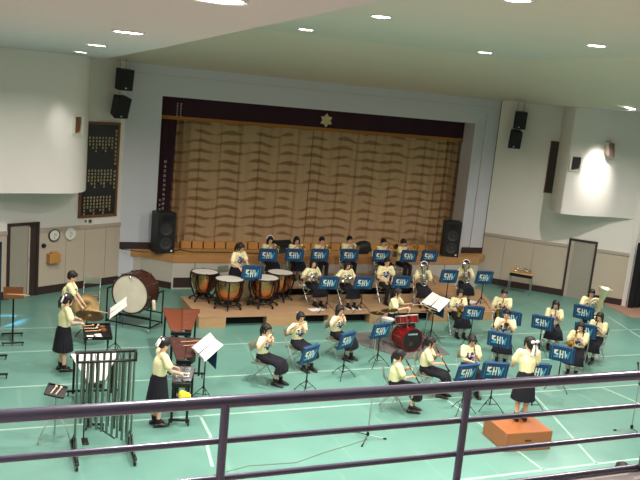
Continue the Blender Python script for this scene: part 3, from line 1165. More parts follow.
# ================================================================== walls
LA, LB, LC = V((-6.0, 18.0)), V((0.3, 21.4)), V((3.42, 23.08))      # left slanted wall
RA, RB, RC = V((16.15, 23.06)), V((18.94, 20.49)), V((19.85, 19.65))   # right slanted wall


def wall_run(name, a, c, z0, z1, t, m, out):
    d = (c - a).normalized(); n = V((-d.y, d.x)) * out
    b = MB(); b.prism([tuple(a), tuple(c), tuple(c + n * t), tuple(a + n * t)], z0, z1)
    return struct(name, b, m)


ZT = 6.5
wall_run('wall_left', LA, LC, 1.8, ZT, .25, W_WHITE, 1)
wall_run('wall_right', RA, RC, 1.8, ZT, .25, W_WHITE, 1)
wall_run('wall_left_wainscot', LA, LC, 0, 1.8, .25, W_BEIGE, 1)
wall_run('wall_right_wainscot', RA, RC, 0, 1.8, .25, W_BEIGE, 1)
RD = V((24, 19.3))
wall_run('wall_right_end', RC, RD, 0, ZT, .25, W_WHITE, 1)
# caps of the wainscot and dark baseboards
DL = (LC - LA).normalized(); NL = V((DL.y, -DL.x))       # into the room
DR = (RC - RA).normalized(); NR = V((DR.y, -DR.x))
Lp = lambda s, o=0.0: LB + DL * s + NL * o               # s metres from the door's left post
Rp = lambda s, o=0.0: RA + DR * s + NR * o
sL = (LC - LB).length
sR = (RC - RA).length


def on_left(s0, s1, z0, z1, d):
    b = MB(); b.prism([tuple(Lp(s0)), tuple(Lp(s0, d)), tuple(Lp(s1, d)), tuple(Lp(s1))], z0, z1)
    return b


def on_right(s0, s1, z0, z1, d):
    b = MB(); b.prism([tuple(Rp(s0)), tuple(Rp(s0, d)), tuple(Rp(s1, d)), tuple(Rp(s1))], z0, z1)
    return b


sd0, sd1 = .02, .90                                       # left door span
qd0, qd1 = (V((18.27, 21.08)) - RA).length, (V((18.95, 20.47)) - RA).length
struct('trim_20', on_left(-4, sd0, 1.74, 1.84, .035), W_TRIM)
struct('trim_21', on_left(sd1, sL, 1.74, 1.84, .035), W_TRIM)
struct('trim_22', on_right(0, qd0, 1.72, 1.82, .035), W_TRIM)
struct('trim_23', on_right(qd1, sR, 1.72, 1.82, .035), W_TRIM)
struct('baseboard_left', on_left(sd1, sL, 0, .22, .02), W_DARK)
struct('baseboard_left_end', on_left(-4, sd0, 0, .22, .02), W_DARK)
struct('baseboard_right', on_right(0, qd0, 0, .22, .02), W_DARK)
struct('baseboard_right_end', on_right(qd1, sR, 0, .22, .02), W_DARK)
k = 30
for s in (1.75, 2.35, 3.05):
    struct('trim_%d' % k, on_left(s, s + .012, .22, 1.74, .006), W_SEAM); k += 1
for s in (.75, 1.75):
    struct('trim_%d' % k, on_right(s, s + .012, .22, 1.72, .006), W_SEAM); k += 1
struct('trim_%d' % k, on_right(sR - .16, sR - .02, 0, ZT, .05), W_WHITE); k += 1

# ---- doors
def door(name, on, s0, s1, top, ajar):
    b = MB()
    o = tag(on(s0, s1, 0, top, .02).build(name, DOORM, None, False), kind='structure')
    f = MB()
    for z0, z1, a, c in ((0, top + .07, s0 - .07, s0), (0, top + .07, s1, s1 + .07), (top, top + .07, s0, s1)):
        q = on(a, c, z0, z1, .05); f.add(q.v, q.f)
    f.build('door_frame', W_DARK, o, False)
    h = MB(); c = (Lp if on is on_left else Rp)(s0 + .07 if on is on_right else s1 - .22, .045)
    h.tube([(c.x, c.y, .98), (c.x, c.y, 1.10)], .014, 8)
    h.build('door_handle', M['steel'], o)
    return o


d1 = door('door_1', on_left, sd0 + .06, sd1 - .06, 1.96, True)
q = on_left(sd1 - .27, sd1 - .06, 0, 1.96, .028); q.build('door_gap', W_DARK, d1, False)
q = on_left(sd1 - .31, sd1 - .26, .05, 1.9, .05); q.build('door_edge', W_TRIM, d1, False)
d2 = door('door_2', on_right, qd0 + .06, qd1 - .06, 1.98, False)
q = on_right(qd0 + .06, qd0 + .16, 0, 1.98, .03); q.build('door_edge', W_TRIM, d2, False)

# ---- stage front wall: pillars, lintel, reveal
YP = 23.1
b = MB(); b.prism([(3.42, YP), (4.02, YP), (4.02, YP + 1), (3.42, YP + 1)], 0, ZT)
b.prism([(4.02, YP + .05), (4.46, YP + .05), (4.46, YP + .75), (4.02, YP + .75)], 0, 5.6)
struct('wall_stage_left', b, W_PILLAR)
b = MB(); b.prism([(15.64, YP), (16.15, YP), (16.15, YP + 1), (15.64, YP + 1)], 0, ZT)
b.prism([(15.24, YP + .05), (15.64, YP + .05), (15.64, YP + .75), (15.24, YP + .75)], 0, 5.62)
struct('wall_stage_right', b, W_PILLAR)
b = MB(); b.prism([(4.02, YP), (15.64, YP), (15.64, YP + 1), (4.02, YP + 1)], 5.96, ZT)
b.prism([(4.02, YP + .05), (15.64, YP + .05), (15.64, YP + .75), (4.02, YP + .75)], 5.6, 5.96)
struct('wall_stage_top', b, W_PILLAR)
b = MB(); b.box((9.8, YP - .006, 6.2), (12.4, .014, .02)); struct('trim_50', b, W_GREY)
b = MB()
for x0, x1 in ((3.42, 4.46), (15.3, 16.15)):
    b.prism([(x0, YP - .015), (x1, YP - .015), (x1, YP + .01), (x0, YP + .01)], 1.04, 1.25)
struct('baseboard_stage', b, W_DARK)
b = MB(); b.prism([(3, 26), (17, 26), (17, 26.2), (3, 26.2)], 0, ZT)
b.prism([(3.0, 23.9), (3.2, 23.9), (3.2, 26), (3.0, 26)], 0, ZT)
b.prism([(16.6, 23.9), (16.8, 23.9), (16.8, 26), (16.6, 26)], 0, ZT)
struct('wall_backstage', b, W_DARK)

# ---- stage: painted front, wooden edge, boards
plan = [(3.15, 23.28), (4.05, 23.05), (4.88, 22.34), (15.55, 22.34), (16.22, 22.98), (16.22, 26), (3.15, 26)]
b = MB(); b.prism(plan, 0, .81); struct('wall_stage_front', b, STAGEF)
b = MB(); b.prism([(x, y - .025 if y < 23.5 else y) for x, y in plan], .81, 1.03); struct('trim_51', b, M['stage_wood'])
b = MB(); b.prism([(x, y - .03 if y < 23.5 else y) for x, y in plan], 1.03, 1.042); struct('floor_stage', b, M['stage_floor'])
b = MB()
for x in (5.55, 6.9, 8.3, 12.5, 14.2):
    b.box((x, 22.335, .4), (.03, .02, .8))
struct('trim_52', b, W_SEAM)
b = MB(); b.box((5.2, 22.335, .20), (.55, .02, .3)); b.box((4.47, 22.69, .10), (1.05, .02, .2), (0, 0, -.712)); struct('trim_53', b, W_DARK)

# ---- ceiling
def slab(pts, t=.12):
    b = MB(); n = len(pts)
    b.add([tuple(p) for p in pts] + [(p[0], p[1], p[2] + t) for p in pts], [tuple(range(n)), tuple(range(2 * n - 1, n - 1, -1))] + [(i, n + i, n + (i + 1) % n, (i + 1) % n) for i in range(n)])
    return b


ZS, ZC = 6.45, 7.25
A0 = [(2.43, 18.34), (2.03, 10.57), (1.69, 4.97), (1.58, 3.14), (1.4, -4)]
struct('ceiling', slab([(-6, -4, ZS)] + [(x, y, ZS) for x, y in A0[::-1]] + [(2.65, 23.4, ZS), (-6, 23.4, ZS)], .9), C_SOFF)
struct('ceiling_coffer', slab([(1.3, -4, ZC), (10.6, -4, ZC), (10.75, 11.3, ZC), (11.0, 15.15, ZC), (6.3, 15.7, ZC), (1.8, 16.0, ZC)]), C_COFF)
struct('ceiling_front_slope', slab([(1.8, 16.0, ZC), (6.3, 15.7, ZC), (11.0, 15.15, ZC), (16.9, 23.2, ZS), (2.2, 23.2, ZS)]), C_SLOPE)
struct('ceiling_right_slope', slab([(10.6, -4, ZC), (15.0, -4, ZS), (15.9, 16.4, ZS), (16.9, 23.2, ZS), (11.0, 15.15, ZC), (10.75, 11.3, ZC)]), C_SLOPE)
struct('ceiling_right', slab([(15.0, -4, ZS), (24, -4, ZS), (24, 23.4, ZS), (16.9, 23.4, ZS), (15.9, 16.4, ZS)], .2), C_SOFF)
# rest of the hall behind the viewer
b = MB(); b.prism([(-6.2, -4), (-6, -4), (-6, 23.4), (-6.2, 23.4)], 0, 7); struct('wall_left_side', b, W_WHITE)
b = MB(); b.prism([(24, -4), (24.2, -4), (24.2, 23.4), (24, 23.4)], 0, 7); struct('wall_right_side', b, W_WHITE)
b = MB(); b.prism([(-6, -4.2), (24, -4.2), (24, -4), (-6, -4)], 0, 7.4); struct('wall_back', b, W_WHITE)

# ---- white projecting boxes on both side walls
def rounded_box(name, pts, zb, depth_to):
    """curved front given as plan points, running back to the wall"""
    b = MB(); b.prism(pts + depth_to, zb, ZS - .001)
    return struct(name, b, W_WHITE, True)


front = [(-6, 17.3), (-1.5, 19.66), (.25, 20.35), (.95, 20.52), (1.45, 20.62), (1.75, 20.72), (1.95, 20.86), (2.10, 21.04), (2.19, 21.26), (2.24, 21.50)]
rounded_box('wall_left_box', front, 2.98, [(2.25, 22.40), (-6, 18.0)])
rf = [(17.20, 20.95), (17.15, 20.42), (17.22, 20.33), (17.50, 20.20), (17.83, 20.10), (18.9, 20.03), (19.9, 19.72)]
rounded_box('wall_right_box', rf, 2.985, [(19.9, 19.8), (17.72, 21.70)])


# small recesses
def niche(name, label, c, n, w, h, frame, glass):
    d = V((n[0], n[1], 0)).normalized()
    r = thing(name, label, 'niche', c, face(d.x, d.y))
    b = MB()
    for x, z, sx, sz in ((0, h / 2, w, .03), (0, -h / 2, w, .03), (-w / 2, 0, .03, h), (w / 2, 0, .03, h)):
        b.box((x, .02, z), (sx + .03, .06, sz))
    b.build('frame', frame, r, False)
    b = MB(); b.box((.0, .006, 0), (w, .012, h)); b.build('opening', glass, r, False)
    b = MB(); b.add([(-w / 2, .012, h / 2), (-w / 2, .012, -h / 2), (w / 2, .012, -h / 2), (-w / 2 + .06, .013, -h / 2 + .08), (-w / 2, .03, h / 2)], [(0, 1, 3), (1, 2, 3)]); b.build('reveal', W_TRIM, r, False)
    return r


# ================================================================== gallery rail in front of the viewer
YR = 2.9
kk = YR / 2.3
zr = lambda z: 6 - (6 - z) * kk
rail = thing('gallery_railing', 'blue-grey painted tubular steel railing along the gallery edge in front', 'railing', (0, YR, zr(4.57)))
base = V((0, YR, zr(4.57)))
for nm, z, r_ in (('handrail', 5.003, .026), ('bar', 4.868, .0135), ('bar', 4.735, .0135), ('bar', 4.590, .0135)):
    b = MB(); b.X = Matrix.Translation(-base)
    b.cyl((-4, YR, zr(z)), (9, YR, zr(z)), r_, 16)
    b.build(nm, M['rail'], rail)
for i in range(-3, 8):
    x = .70 * kk + i * .925 * kk
    b = MB(); b.X = Matrix.Translation(-base)
    b.cyl((x, YR - .012, zr(4.57) - .12), (x, YR - .012, zr(5.003)), .0185, 12)
    b.build('post', M['rail'], rail)
zg = zr(4.585) - .012
b = MB(); b.prism([(-6, -4), (12, -4), (12, YR + .03), (-6, YR + .03)], zg - .45, zg)
struct('floor_gallery', b, GAL)
# ================================================================== people, chairs and instruments
CON = V((9.35, 11.3))


def toward(x, y, tx, ty):
    return face(tx - x, ty - y)


def deg(a):
    """heading angle in plan (degrees, 0 = +X) to z rotation"""
    return face(cos(math.radians(a)), sin(math.radians(a)))


# key, x, y, floor height, heading, instrument, hair, ribbon, bottom, boy, label of player, label of instrument, who
P_ = [
 ('b1', 7.62, 21.72, .52, -88, 'trumpet', 'bob', 'band', 'skirt', 0, 'girl with white hairband, leftmost player of the back row', 'brass trumpet of the leftmost back row player', 'the leftmost back row player'),
 ('b2', 8.48, 21.74, .52, -92, 'trumpet', 'bob', None, 'skirt', 0, 'girl in dark skirt, second from left in the back row', 'brass trumpet of the second back row player from left', 'the second back row player from left'),
 ('b3', 9.32, 21.76, .52, -92, 'trumpet', 'short', None, 'trousers', 0, 'short-haired player in dark trousers, third from left in back row', 'brass trumpet of the third back row player from left', 'the third back row player from left'),
 ('b4', 10.27, 21.80, .52, -90, 'trumpet', 'short', None, 'trousers', 1, 'boy sitting tall beside the rounded black case in the back row', 'brass trumpet of the tall boy beside the black case', 'the boy beside the black case'),
 ('b5', 11.42, 21.70, .52, -84, 'trombone', 'short', None, 'skirt', 0, 'player in dark skirt right of the rounded black case, back row', 'slide trombone of the player right of the black case', 'the player right of the black case'),
 ('b6', 12.02, 21.50, .52, -82, 'trombone', 'short', None, 'trousers', 1, 'boy in black trousers, rightmost player of the back row', 'slide trombone of the rightmost back row player', 'the rightmost back row player'),
 ('m1', 8.20, 19.62, .30, -72, 'horn', 'bob', None, 'skirt', 0, 'girl with horn, leftmost in the middle row on the platform', 'silver french horn of the leftmost middle row girl', 'the leftmost middle row girl'),
 ('m2', 9.16, 19.42, .30, -78, 'horn', 'bob', None, 'skirt', 0, 'long-haired girl with horn, second from left in the middle row', 'silver french horn of the second middle row girl', 'the second middle row girl'),
 ('m3', 10.55, 19.70, .30, -88, 'horn', 'short', None, 'trousers', 1, 'boy with short hair sitting in the middle row behind the drummer', 'silver french horn of the boy behind the drummer', 'the middle row boy behind the drummer'),
 ('m4', 11.60, 19.35, .30, -105, 'euph', 'short', 'band', 'skirt', 0, 'euphonium player with dark skirt, second from right in middle row', 'silver euphonium hiding the face of its left-hand player', 'the left euphonium player'),
 ('m5', 13.22, 19.62, .30, -108, 'euph', 'bob', 'band', 'skirt', 0, 'euphonium player at the right end of the middle row', 'silver euphonium at the right end of the platform', 'the right euphonium player'),
 ('f1', 5.26, 14.80, 0, -42, 'flute', 'pony', None, 'skirt', 0, 'girl playing flute, leftmost on floor, hands raised by chin', 'silver flute of the leftmost flute girl', 'the leftmost flute girl'),
 ('f2', 6.33, 15.60, 0, -66, 'flute', 'bun', 'clip', 'skirt', 0, 'girl playing flute with white hair ribbon, between two other flutists', 'silver flute of the girl with white hair ribbon', 'the flute girl with white ribbon'),
 ('f3', 7.50, 16.10, 0, -52, 'flute', 'bob', None, 'skirt', 0, 'bobbed-hair girl playing flute in front of the platform edge', 'silver flute of the bobbed-hair girl', 'the bobbed-hair flute girl'),
 ('c1', 7.42, 12.92, 0, -22, 'clarinet', 'pony', None, 'skirt', 0, 'girl with long ponytail playing clarinet, nearest the railing', 'black clarinet of the ponytail girl nearest the railing', 'the clarinet girl nearest the railing'),
 ('c2', 8.52, 13.62, 0, -38, 'clarinet', 'pony', None, 'skirt', 0, 'girl playing clarinet right below the bass drum of the kit', 'black clarinet of the girl below the drum kit', 'the clarinet girl below the drum kit'),
 ('c3', 9.60, 13.66, 0, -100, 'clarinet', 'bun', None, 'skirt', 0, 'girl with clarinet facing the viewer behind two low blue banners', 'black clarinet of the girl behind two low banners', 'the clarinet girl behind two low banners'),
 ('s1', 11.68, 17.45, 0, -100, 'sax', 'bun', None, 'skirt', 0, 'girl with golden saxophone in front of the platform right corner', 'golden saxophone of the girl by the platform corner', 'the saxophone girl by the platform corner'),
 ('s2', 12.98, 17.25, 0, -118, 'tenor', 'short', None, 'skirt', 1, 'saxophone player sitting alone right of the platform corner', 'golden saxophone held low right of the platform corner', 'the player right of the platform corner'),
 ('s3', 11.72, 15.36, 0, -126, 'trumpet', 'short', None, 'skirt', 1, 'short-haired player facing the viewer left above the conductor', 'brass instrument of the player above the conductor', 'the player above the conductor'),
 ('s4', 13.92, 16.22, 0, -122, 'clarinet', 'braids', None, 'skirt', 0, 'girl with braids sitting right of the conductor, farther back', 'dark clarinet of the girl with braids farther back', 'the girl with braids farther back'),
 ('tuba', 15.95, 17.15, 0, -128, 'tuba', 'short', None, 'trousers', 1, 'tuba player half hidden by a big upright brass bell', 'big brass tuba with bell above the player', 'the tuba player'),
 ('s5', 14.40, 15.05, 0, -150, 'clarinet', 'braids', None, 'skirt', 0, 'girl in front of the tuba player, rightmost seated player', 'dark clarinet of the girl in front of the tuba', 'the girl in front of the tuba'),
 ('s6', 13.14, 14.30, 0, -140, 'sax', 'braids', None, 'skirt', 0, 'girl with saxophone sitting right of the conductor, nearest the rail', 'golden saxophone of the girl nearest the rail on right', 'the saxophone girl nearest the rail'),
]
for key, x, y, z, hd, ins, hair, rib, bot, boy, lab, ilab, who in P_:
    rz = deg(hd)
    sc = 1.0 if boy else .985
    head = {'flute': (-.12, 0, -.30), 'clarinet': (-.18, 0, 0), 'horn': (-.08, 0, 0), 'euph': (0, 0, 0)}.get(ins, (-.1, 0, 0))
    if key == 'b6': head = (-.35, 0, 0)
    if key == 'm1': head = (.05, 0, -.35)
    if key == 'c3': head = (-.42, 0, 0)
    hands = {'tenor': 'sax'}.get(ins, ins)
    if key == 'm3': hands = 'lap'
    p = person(lab, (x, y, z), rz, 'sit', hands, hair, bot, rib, bool(boy), head, scale=sc)
    chair((x, y, z), rz, 'folding chair under ' + who)
    if key != 'm3':
        give(ins, p, ilab, sc)

# ---- players who stand
person('boy in yellow shirt bending to the cymbals at far left', (1.50, 17.62, 0), deg(-10), 'stand', ((.12, .44, .84), (-.06, .46, .88)), 'short', 'trousers', None, True, (-.35, 0, 0), lean=.08)
person('ponytail girl standing at the percussion table at far left', (1.34, 15.95, 0), deg(8), 'stand', ((.14, .36, 1.02), (-.10, .36, 1.04)), 'pony', 'skirt', 'clip', False, (-.3, 0, 0), skirt_len=.44)
person('girl with white hair clip playing the keyboard with two mallets', (2.72, 13.0, 0), deg(6), 'stand', ((.12, .38, .98), (-.13, .38, 1.0)), 'short', 'skirt', 'clip', False, (-.4, 0, 0), skirt_len=.44)
person('girl standing behind the copper kettledrums, looking down', (6.10, 19.98, .30), deg(-62), 'stand', ((.18, .38, .98), (-.14, .40, .98)), 'pony', 'skirt', None, False, (-.35, 0, .2), lean=.08)
person('conductor seen from behind on the wooden box, white bow in hair', (9.24, 11.28, .36), deg(74), 'stand', ((.10, .36, 1.00), (-.14, .36, .98)), 'pony', 'skirt', 'bow', False, (0, 0, .4), skirt_len=.46, poleR=(.7, -.3, -.8), poleL=(-.7, -.3, -.8), scale=1.0)
dr = person('girl drummer sitting behind the red drum kit', (9.62, 17.26, .012), deg(-48), 'sit', ((.12, .42, .86), (-.25, .38, .88)), 'pony', 'skirt', None, False, (-.2, 0, .1), scale=1.05)
au = person('spectator below the gallery, only top of the head showing', (8.40, 7.85, 0), deg(85), 'sit', 'lap', 'bob', 'skirt', None, False, (0, 0, 0), scale=.985, group='spectators')
chair((8.40, 7.85, 0), deg(85), 'folding chair under the spectator below the gallery', 'spectator chairs')

# ---- empty chair and timpanist's stool
chair((2.35, 20.25, 0), deg(-100), 'empty olive folding chair against the left wall', 'empty chairs')
chair((6.02, 20.32, .30), deg(-62), 'folding chair behind the girl at the kettledrums', 'empty chairs')

# ================================================================== music stands
for x, y, z, hd, zs, lab in (
 (6.32, 19.22, .30, -98, 1.10, 'blue SHW banner stand between the kettledrums'),
 (7.30, 20.84, .52, -99, 1, 'blue SHW banner stand of the leftmost back row player'),
 (8.13, 20.88, .52, -99, 1, 'blue SHW banner stand of the second back row player'),
 (8.94, 20.92, .52, -98, 1, 'blue SHW banner stand of the third back row player'),
 (9.93, 20.95, .52, -98, 1, 'blue SHW banner stand left of the rounded black case'),
 (10.97, 20.87, .52, -98, 1, 'blue SHW banner stand right of the rounded black case'),
 (11.95, 20.90, .52, -97, 1, 'blue SHW banner stand of the rightmost back row boy'),
 (12.70, 20.93, .52, -97, 1, 'blue SHW banner stand at the right end of the back row'),
 (8.33, 18.68, .30, -97, .95, 'blue SHW banner stand of the leftmost middle row girl'),
 (9.35, 18.66, .30, -97, .95, 'blue SHW banner stand of the second middle row girl'),
 (10.56, 18.72, .30, -98, .95, 'blue SHW banner stand directly behind the drummer'),
 (12.28, 19.02, .30, -97, 1.05, 'blue SHW banner stand between the two euphonium players'),
 (13.41, 18.88, .30, -97, 1.05, 'blue SHW banner stand at the right corner of the platform'),
 (5.95, 13.98, 0, -60, .98, 'blue SHW banner stand turned sideways before two flutists'),
 (7.13, 14.76, 0, -62, .98, 'blue SHW banner stand before the bobbed-hair flute girl'),
 (8.25, 15.33, 0, -76, .98, 'blue SHW banner stand left of the red bass drum'),
 (11.58, 16.56, 0, -108, .98, 'blue SHW banner stand of the saxophone girl by the platform'),
 (12.40, 16.06, 0, -134, .98, 'blue SHW banner stand overlapped by the player above the conductor'),
 (10.90, 14.42, 0, -134, .98, 'blue SHW banner stand left above the conductor'),
 (13.04, 15.58, 0, -136, .98, 'blue SHW banner stand of the far girl with braids'),
 (14.88, 16.18, 0, -142, 1.05, 'blue SHW banner stand of the tuba player'),
 (13.80, 14.84, 0, -142, .98, 'blue SHW banner stand mostly hidden behind the saxophone girl'),
 (11.82, 13.32, 0, -136, .98, 'blue SHW banner stand right of the conductor, nearest the rail'),
 (8.80, 12.55, 0, -82, .98, 'angled blue SHW banner stand touching the railing post'),
 (9.49, 12.57, 0, -108, .98, 'blue SHW banner stand just left of the conductor'),
 (10.42, 12.40, 0, -112, .98, 'blue SHW banner stand partly hidden behind the conductor')):
    banner_stand((x, y, z), deg(hd), lab, zs)
sheet_stand((3.80, 13.98, 0), deg(5), 'black music stand right of the metal keyboard', .98)
sheet_stand((2.50, 16.75, 0), deg(-8), 'black music stand beside the concert bass drum', .98)
sheet_stand((10.62, 16.95, 0), deg(8), 'black music stand right of the drum kit', .94)

# ================================================================== percussion
TP = [(5.27, 20.06, 1.0, .2), (5.74, 19.28, 1.05, .8), (6.76, 19.42, 1.08, 1.5), (7.42, 20.02, 1.02, 2.2)]
TL = ['leftmost copper kettledrum with dark struts', 'copper kettledrum in front, left of the banner stand', 'copper kettledrum in front, right of the banner stand', 'rightmost copper kettledrum, behind the front right one']
tp = timpani_proto()
for i, (x, y, s, a) in enumerate(TP):
    o = tp if i == 0 else copy_tree(tp)
    o.location = (x, y, .30); o.rotation_euler = (0, 0, a); o.scale = (s, s, .96)
    tag(o, TL[i], 'kettledrum', 'kettledrums on the platform')

# concert bass drum
n = V((-.62, -.78, 0)).normalized()
bd = thing('concert_bass_drum', 'huge concert bass drum with pale skin on a wheeled stand', 'drum', (3.24, 18.85, 0), face(n.x, n.y))
R_ = .485
cz = .875
ax = (0, 1, 0)
b = MB(); b.lathe([(R_ * .96, -.26), (R_, -.255), (R_, .255), (R_ * .96, .26)], 40, (0, 0, cz), ax); b.build('shell', M['darkwood'], bd)
for e, nm in ((1, 'front'), (-1, 'back')):
    b = MB(); b.lathe([(0, .0), (R_ * .97, 0), (R_ * .97, .004), (0, .004)], 40, (0, e * .262, cz), (0, e, 0)); b.build('drum_head', M['calf'], bd)
    b = MB(); b.lathe([(R_ * .96, .20), (R_ * 1.035, .20), (R_ * 1.035, .275), (R_ * .96, .28)], 40, (0, 0, cz), (0, e, 0), close=True); b.build('hoop', M['darkwood'], bd)
b = MB()
for k in range(12):
    a = 2 * PI * k / 12
    for e in (1, -1):
        b.box((1.06 * R_ * cos(a), e * .23, cz + 1.06 * R_ * sin(a)), (.03, .07, .03), (0, -a, 0))
    b.cyl((1.05 * R_ * cos(a), -.22, cz + 1.05 * R_ * sin(a)), (1.05 * R_ * cos(a), .22, cz + 1.05 * R_ * sin(a)), .007, 6)
b.build('tension_rods', M['chrome'], bd)
b = MB(); b.tube([(.0, .27, cz + R_ * .82), (.03, .30, cz + R_ * .86), (-.0, .31, cz + R_ * .9), (-.03, .30, cz + R_ * .86)], .012, 6); b.build('lug', M['chrome'], bd)
b = MB()
for e in (1, -1):
    for s in (1, -1):
        b.cyl((e * .60, s * .30, .10), (e * .60, s * .30, cz + .06), .02, 8)
    b.cyl((e * .60, -.30, cz + .06), (e * .60, .30, cz + .06), .018, 8)
    b.cyl((e * .60, -.34, .12), (e * .60, .34, .12), .02, 8)
for s in (1, -1):
    b.cyl((-.6, s * .30, .12), (.6, s * .30, .12), .018, 8)
    b.cyl((-.6, s * .30, .36), (.6, s * .30, .36), .018, 8)
b.build('stand_frame', M['black'], bd)
for e in (1, -1):
    for s in (1, -1):
        b = MB(); b.lathe([(.045, -.015), (.05, 0), (.045, .015)], 14, (e * .60, s * .34, .05), (1, 0, 0)); b.box((e * .6, s * .34, .09), (.04, .04, .05)); b.build('caster', M['chrome'], bd)
# mallet pocket hanging on the stand
b = MB(); b.cap((-.68, .30, .62), (-.66, .30, .80), .04, .045); b.build('mallet_bag', M['tan'], bd)

# suspended and clashed cymbals
def cym_prof(R):
    return [(.0, .045), (.03, .044), (R * .20, .026), (R * .24, .018), (R * .6, .008), (R * .98, -.006), (R, -.008), (R * .98, -.010), (R * .6, .003), (R * .24, .012), (0, .038)]
cs = thing('cymbal_stand', 'black stand holding large bronze cymbals at far left', 'cymbal stand', (2.0, 17.9, 0))
b = MB(); b.tube([(0, 0, .1), (0, 0, .52)], .014, 8); b.build('pole', M['black'], cs)
for k in range(3):
    a = .3 + k * 2 * PI / 3
    b = MB(); b.tube([(0, 0, .40), (.30 * cos(a), .30 * sin(a), .012)], .011, 6); b.ell((.30 * cos(a), .30 * sin(a), .014), (.016, .016, .014), 8, 6); b.build('leg', M['black'], cs)
b = MB(); b.bbox((0, 0, .53), (.30, .26, .03), .01); b.tube([(.13, .1, .54), (.13, .20, .74)], .01, 6); b.tube([(-.13, .1, .54), (-.13, .20, .74)], .01, 6); b.build('cradle', M['black'], cs)
for (c, axv, lab) in (((1.98, 18.08, .75), (-.1, -.70, .70), 'bronze cymbal standing upright behind the other at far left'), ((2.05, 17.74, .63), (.1, -.16, .98), 'bronze cymbal lying flat in front of the upright one')):
    b = MB(); b.lathe(cym_prof(.31), 36, (0, 0, 0), axv)
    o = b.build('cymbal', M['bronze'], None, True, c); tag(o, lab, 'cymbal', 'big bronze cymbals')
b = MB(); b.cyl((1.95, 17.50, .86), (2.40, 17.30, .80), .010, 8)
tag(b.build('drumstick', M['stick']), 'wooden stick held out by the boy at the cymbals', 'drumstick')

# percussion table of the girl at the far left
pt = thing('percussion_table', 'dark tray table of small percussion before the standing girl', 'table', (2.0, 15.95, 0), math.radians(-4))
b = MB(); b.bbox((0, 0, .80), (.56, .92, .03), .008)
for x, y, sx, sy in ((0, .455, .56, .02), (0, -.455, .56, .02), (-.27, 0, .02, .92), (.27, 0, .02, .92)):
    b.box((x, y, .83), (sx, sy, .05))
b.build('tray', M['black'], pt)
for s in (-1, 1):
    b = MB(); b.tube([(s * .22, -.3, .79), (s * .22, .3, .02)], .012, 6); b.tube([(s * .22, .3, .79), (s * .22, -.3, .02)], .012, 6); b.build('cross_legs', M['black'], pt)
for i, (x, y, l, a) in enumerate(((1.80, 16.28, .30, .1), (1.84, 16.10, .34, -.05), (1.90, 15.92, .30, .08), (2.02, 16.2, .22, 1.2))):
    b = MB(); b.cyl((-l / 2, 0, 0), (l / 2, 0, 0), .008, 8); b.ell((l / 2, 0, .006), (.026, .022, .022), 10, 7)
    o = b.build('mallet', [M['tan'] if i % 2 else M['stick']], None, True, (x, y, .845)); o.rotation_euler = (0, 0, a)
    tag(o, ('farthest', 'second farthest', 'third', 'crosswise')[i] + ' mallet lying on the dark percussion tray', 'mallet', 'mallets on the tray')
for i, (x, y) in enumerate(((1.83, 15.66), (1.99, 15.74), (1.83, 15.54), (2.0, 15.60))):
    b = MB(); b.box((0, 0, 0), (.13, .10, .006))
    o = b.build('paper_card', M['paper'], None, False, (x, y, .819)); o.rotation_euler = (0, 0, .1 * i)
    tag(o, ('far left', 'far right', 'near left', 'near right')[i] + ' white card on the near end of the percussion tray', 'card', 'white cards on the tray')
for i, (x, y) in enumerate(((2.12, 16.15), (2.12, 15.95))):
    b = MB(); b.lathe([(.06, 0), (.065, .01), (.065, .05), (.055, .055), (0, .055)], 18)
    tag(b.build('small_drum', M['frame_wood'], None, True, (x, y, .816)), ('farther', 'nearer') [i] + ' small brown hand drum on the percussion tray', 'hand drum', 'hand drums on the tray')

# marimba, xylophone, metal keyboard, vibraphone
def axis_of(far, near):
    f, q = V(far), V(near)
    c = (f + q) / 2
    d = f - q
    return (c.x, c.y, 0), face(d.x, d.y), d.length
l, a, L = axis_of((4.05, 17.35), (3.70, 15.72))
keyboard('marimba', 'reddish rosewood marimba, farthest of the wooden keyboards', 'marimba', l, a, L, .44, .88, .85, M['rosewood'], M['rosewood'], 'mallet keyboards', 15)
l, a, L = axis_of((3.70, 15.20), (3.38, 13.98))
keyboard('xylophone', 'dark brown wooden xylophone in the middle of three keyboards', 'xylophone', l, a, L, .30, .74, .86, M['rosewood2'], M['rosewood2'], 'mallet keyboards', 15)
for i, dy in enumerate((.12, -.12)):
    b = MB(); b.cyl((0, 0, 0), (.46, .04, 0), .007, 8); b.ell((.46, .04, 0), (.024, .024, .022), 10, 7)
    tag(b.build('mallet', M['stick'], None, True, (3.50, 14.72 + dy, .915)), ('farther', 'nearer')[i] + ' of two mallets lying on the brown xylophone', 'mallet', 'mallets on the xylophone')
l, a, L = axis_of((3.33, 13.72), (3.12, 12.98))
keyboard('glockenspiel', 'grey metal bar keyboard played by girl with mallets', 'glockenspiel', l, a, L, .34, .42, .80, M['alloy'], M['alloy'], 'mallet keyboards', 18)
for i, (p, q) in enumerate((((2.98, 13.06, .98), (3.30, 13.22, .86)), ((2.98, 12.86, .97), (3.26, 13.08, .86)))):
    b = MB(); b.cyl(p, q, .006, 8); b.ell(q, (.022, .022, .022), 10, 7)
    tag(b.build('mallet', M['paper'], None, True), ('farther', 'nearer')[i] + ' white mallet in the hands of the keyboard girl', 'mallet', 'mallets of the keyboard girl')
b = MB(); b.ell((0, 0, .0), (.12, .06, .09), 14, 9); b.ell((-.05, .02, .03), (.07, .06, .09), 12, 8); b.ell((.06, -.01, -.05), (.06, .05, .06), 12, 8)
rm = remesh(b, .014, 1)
tag(rm.build('yellow_cloth', M['yellow'], None, True, (3.16, 12.84, .58)), 'crumpled yellow cloth hanging below the metal keyboard', 'cloth')
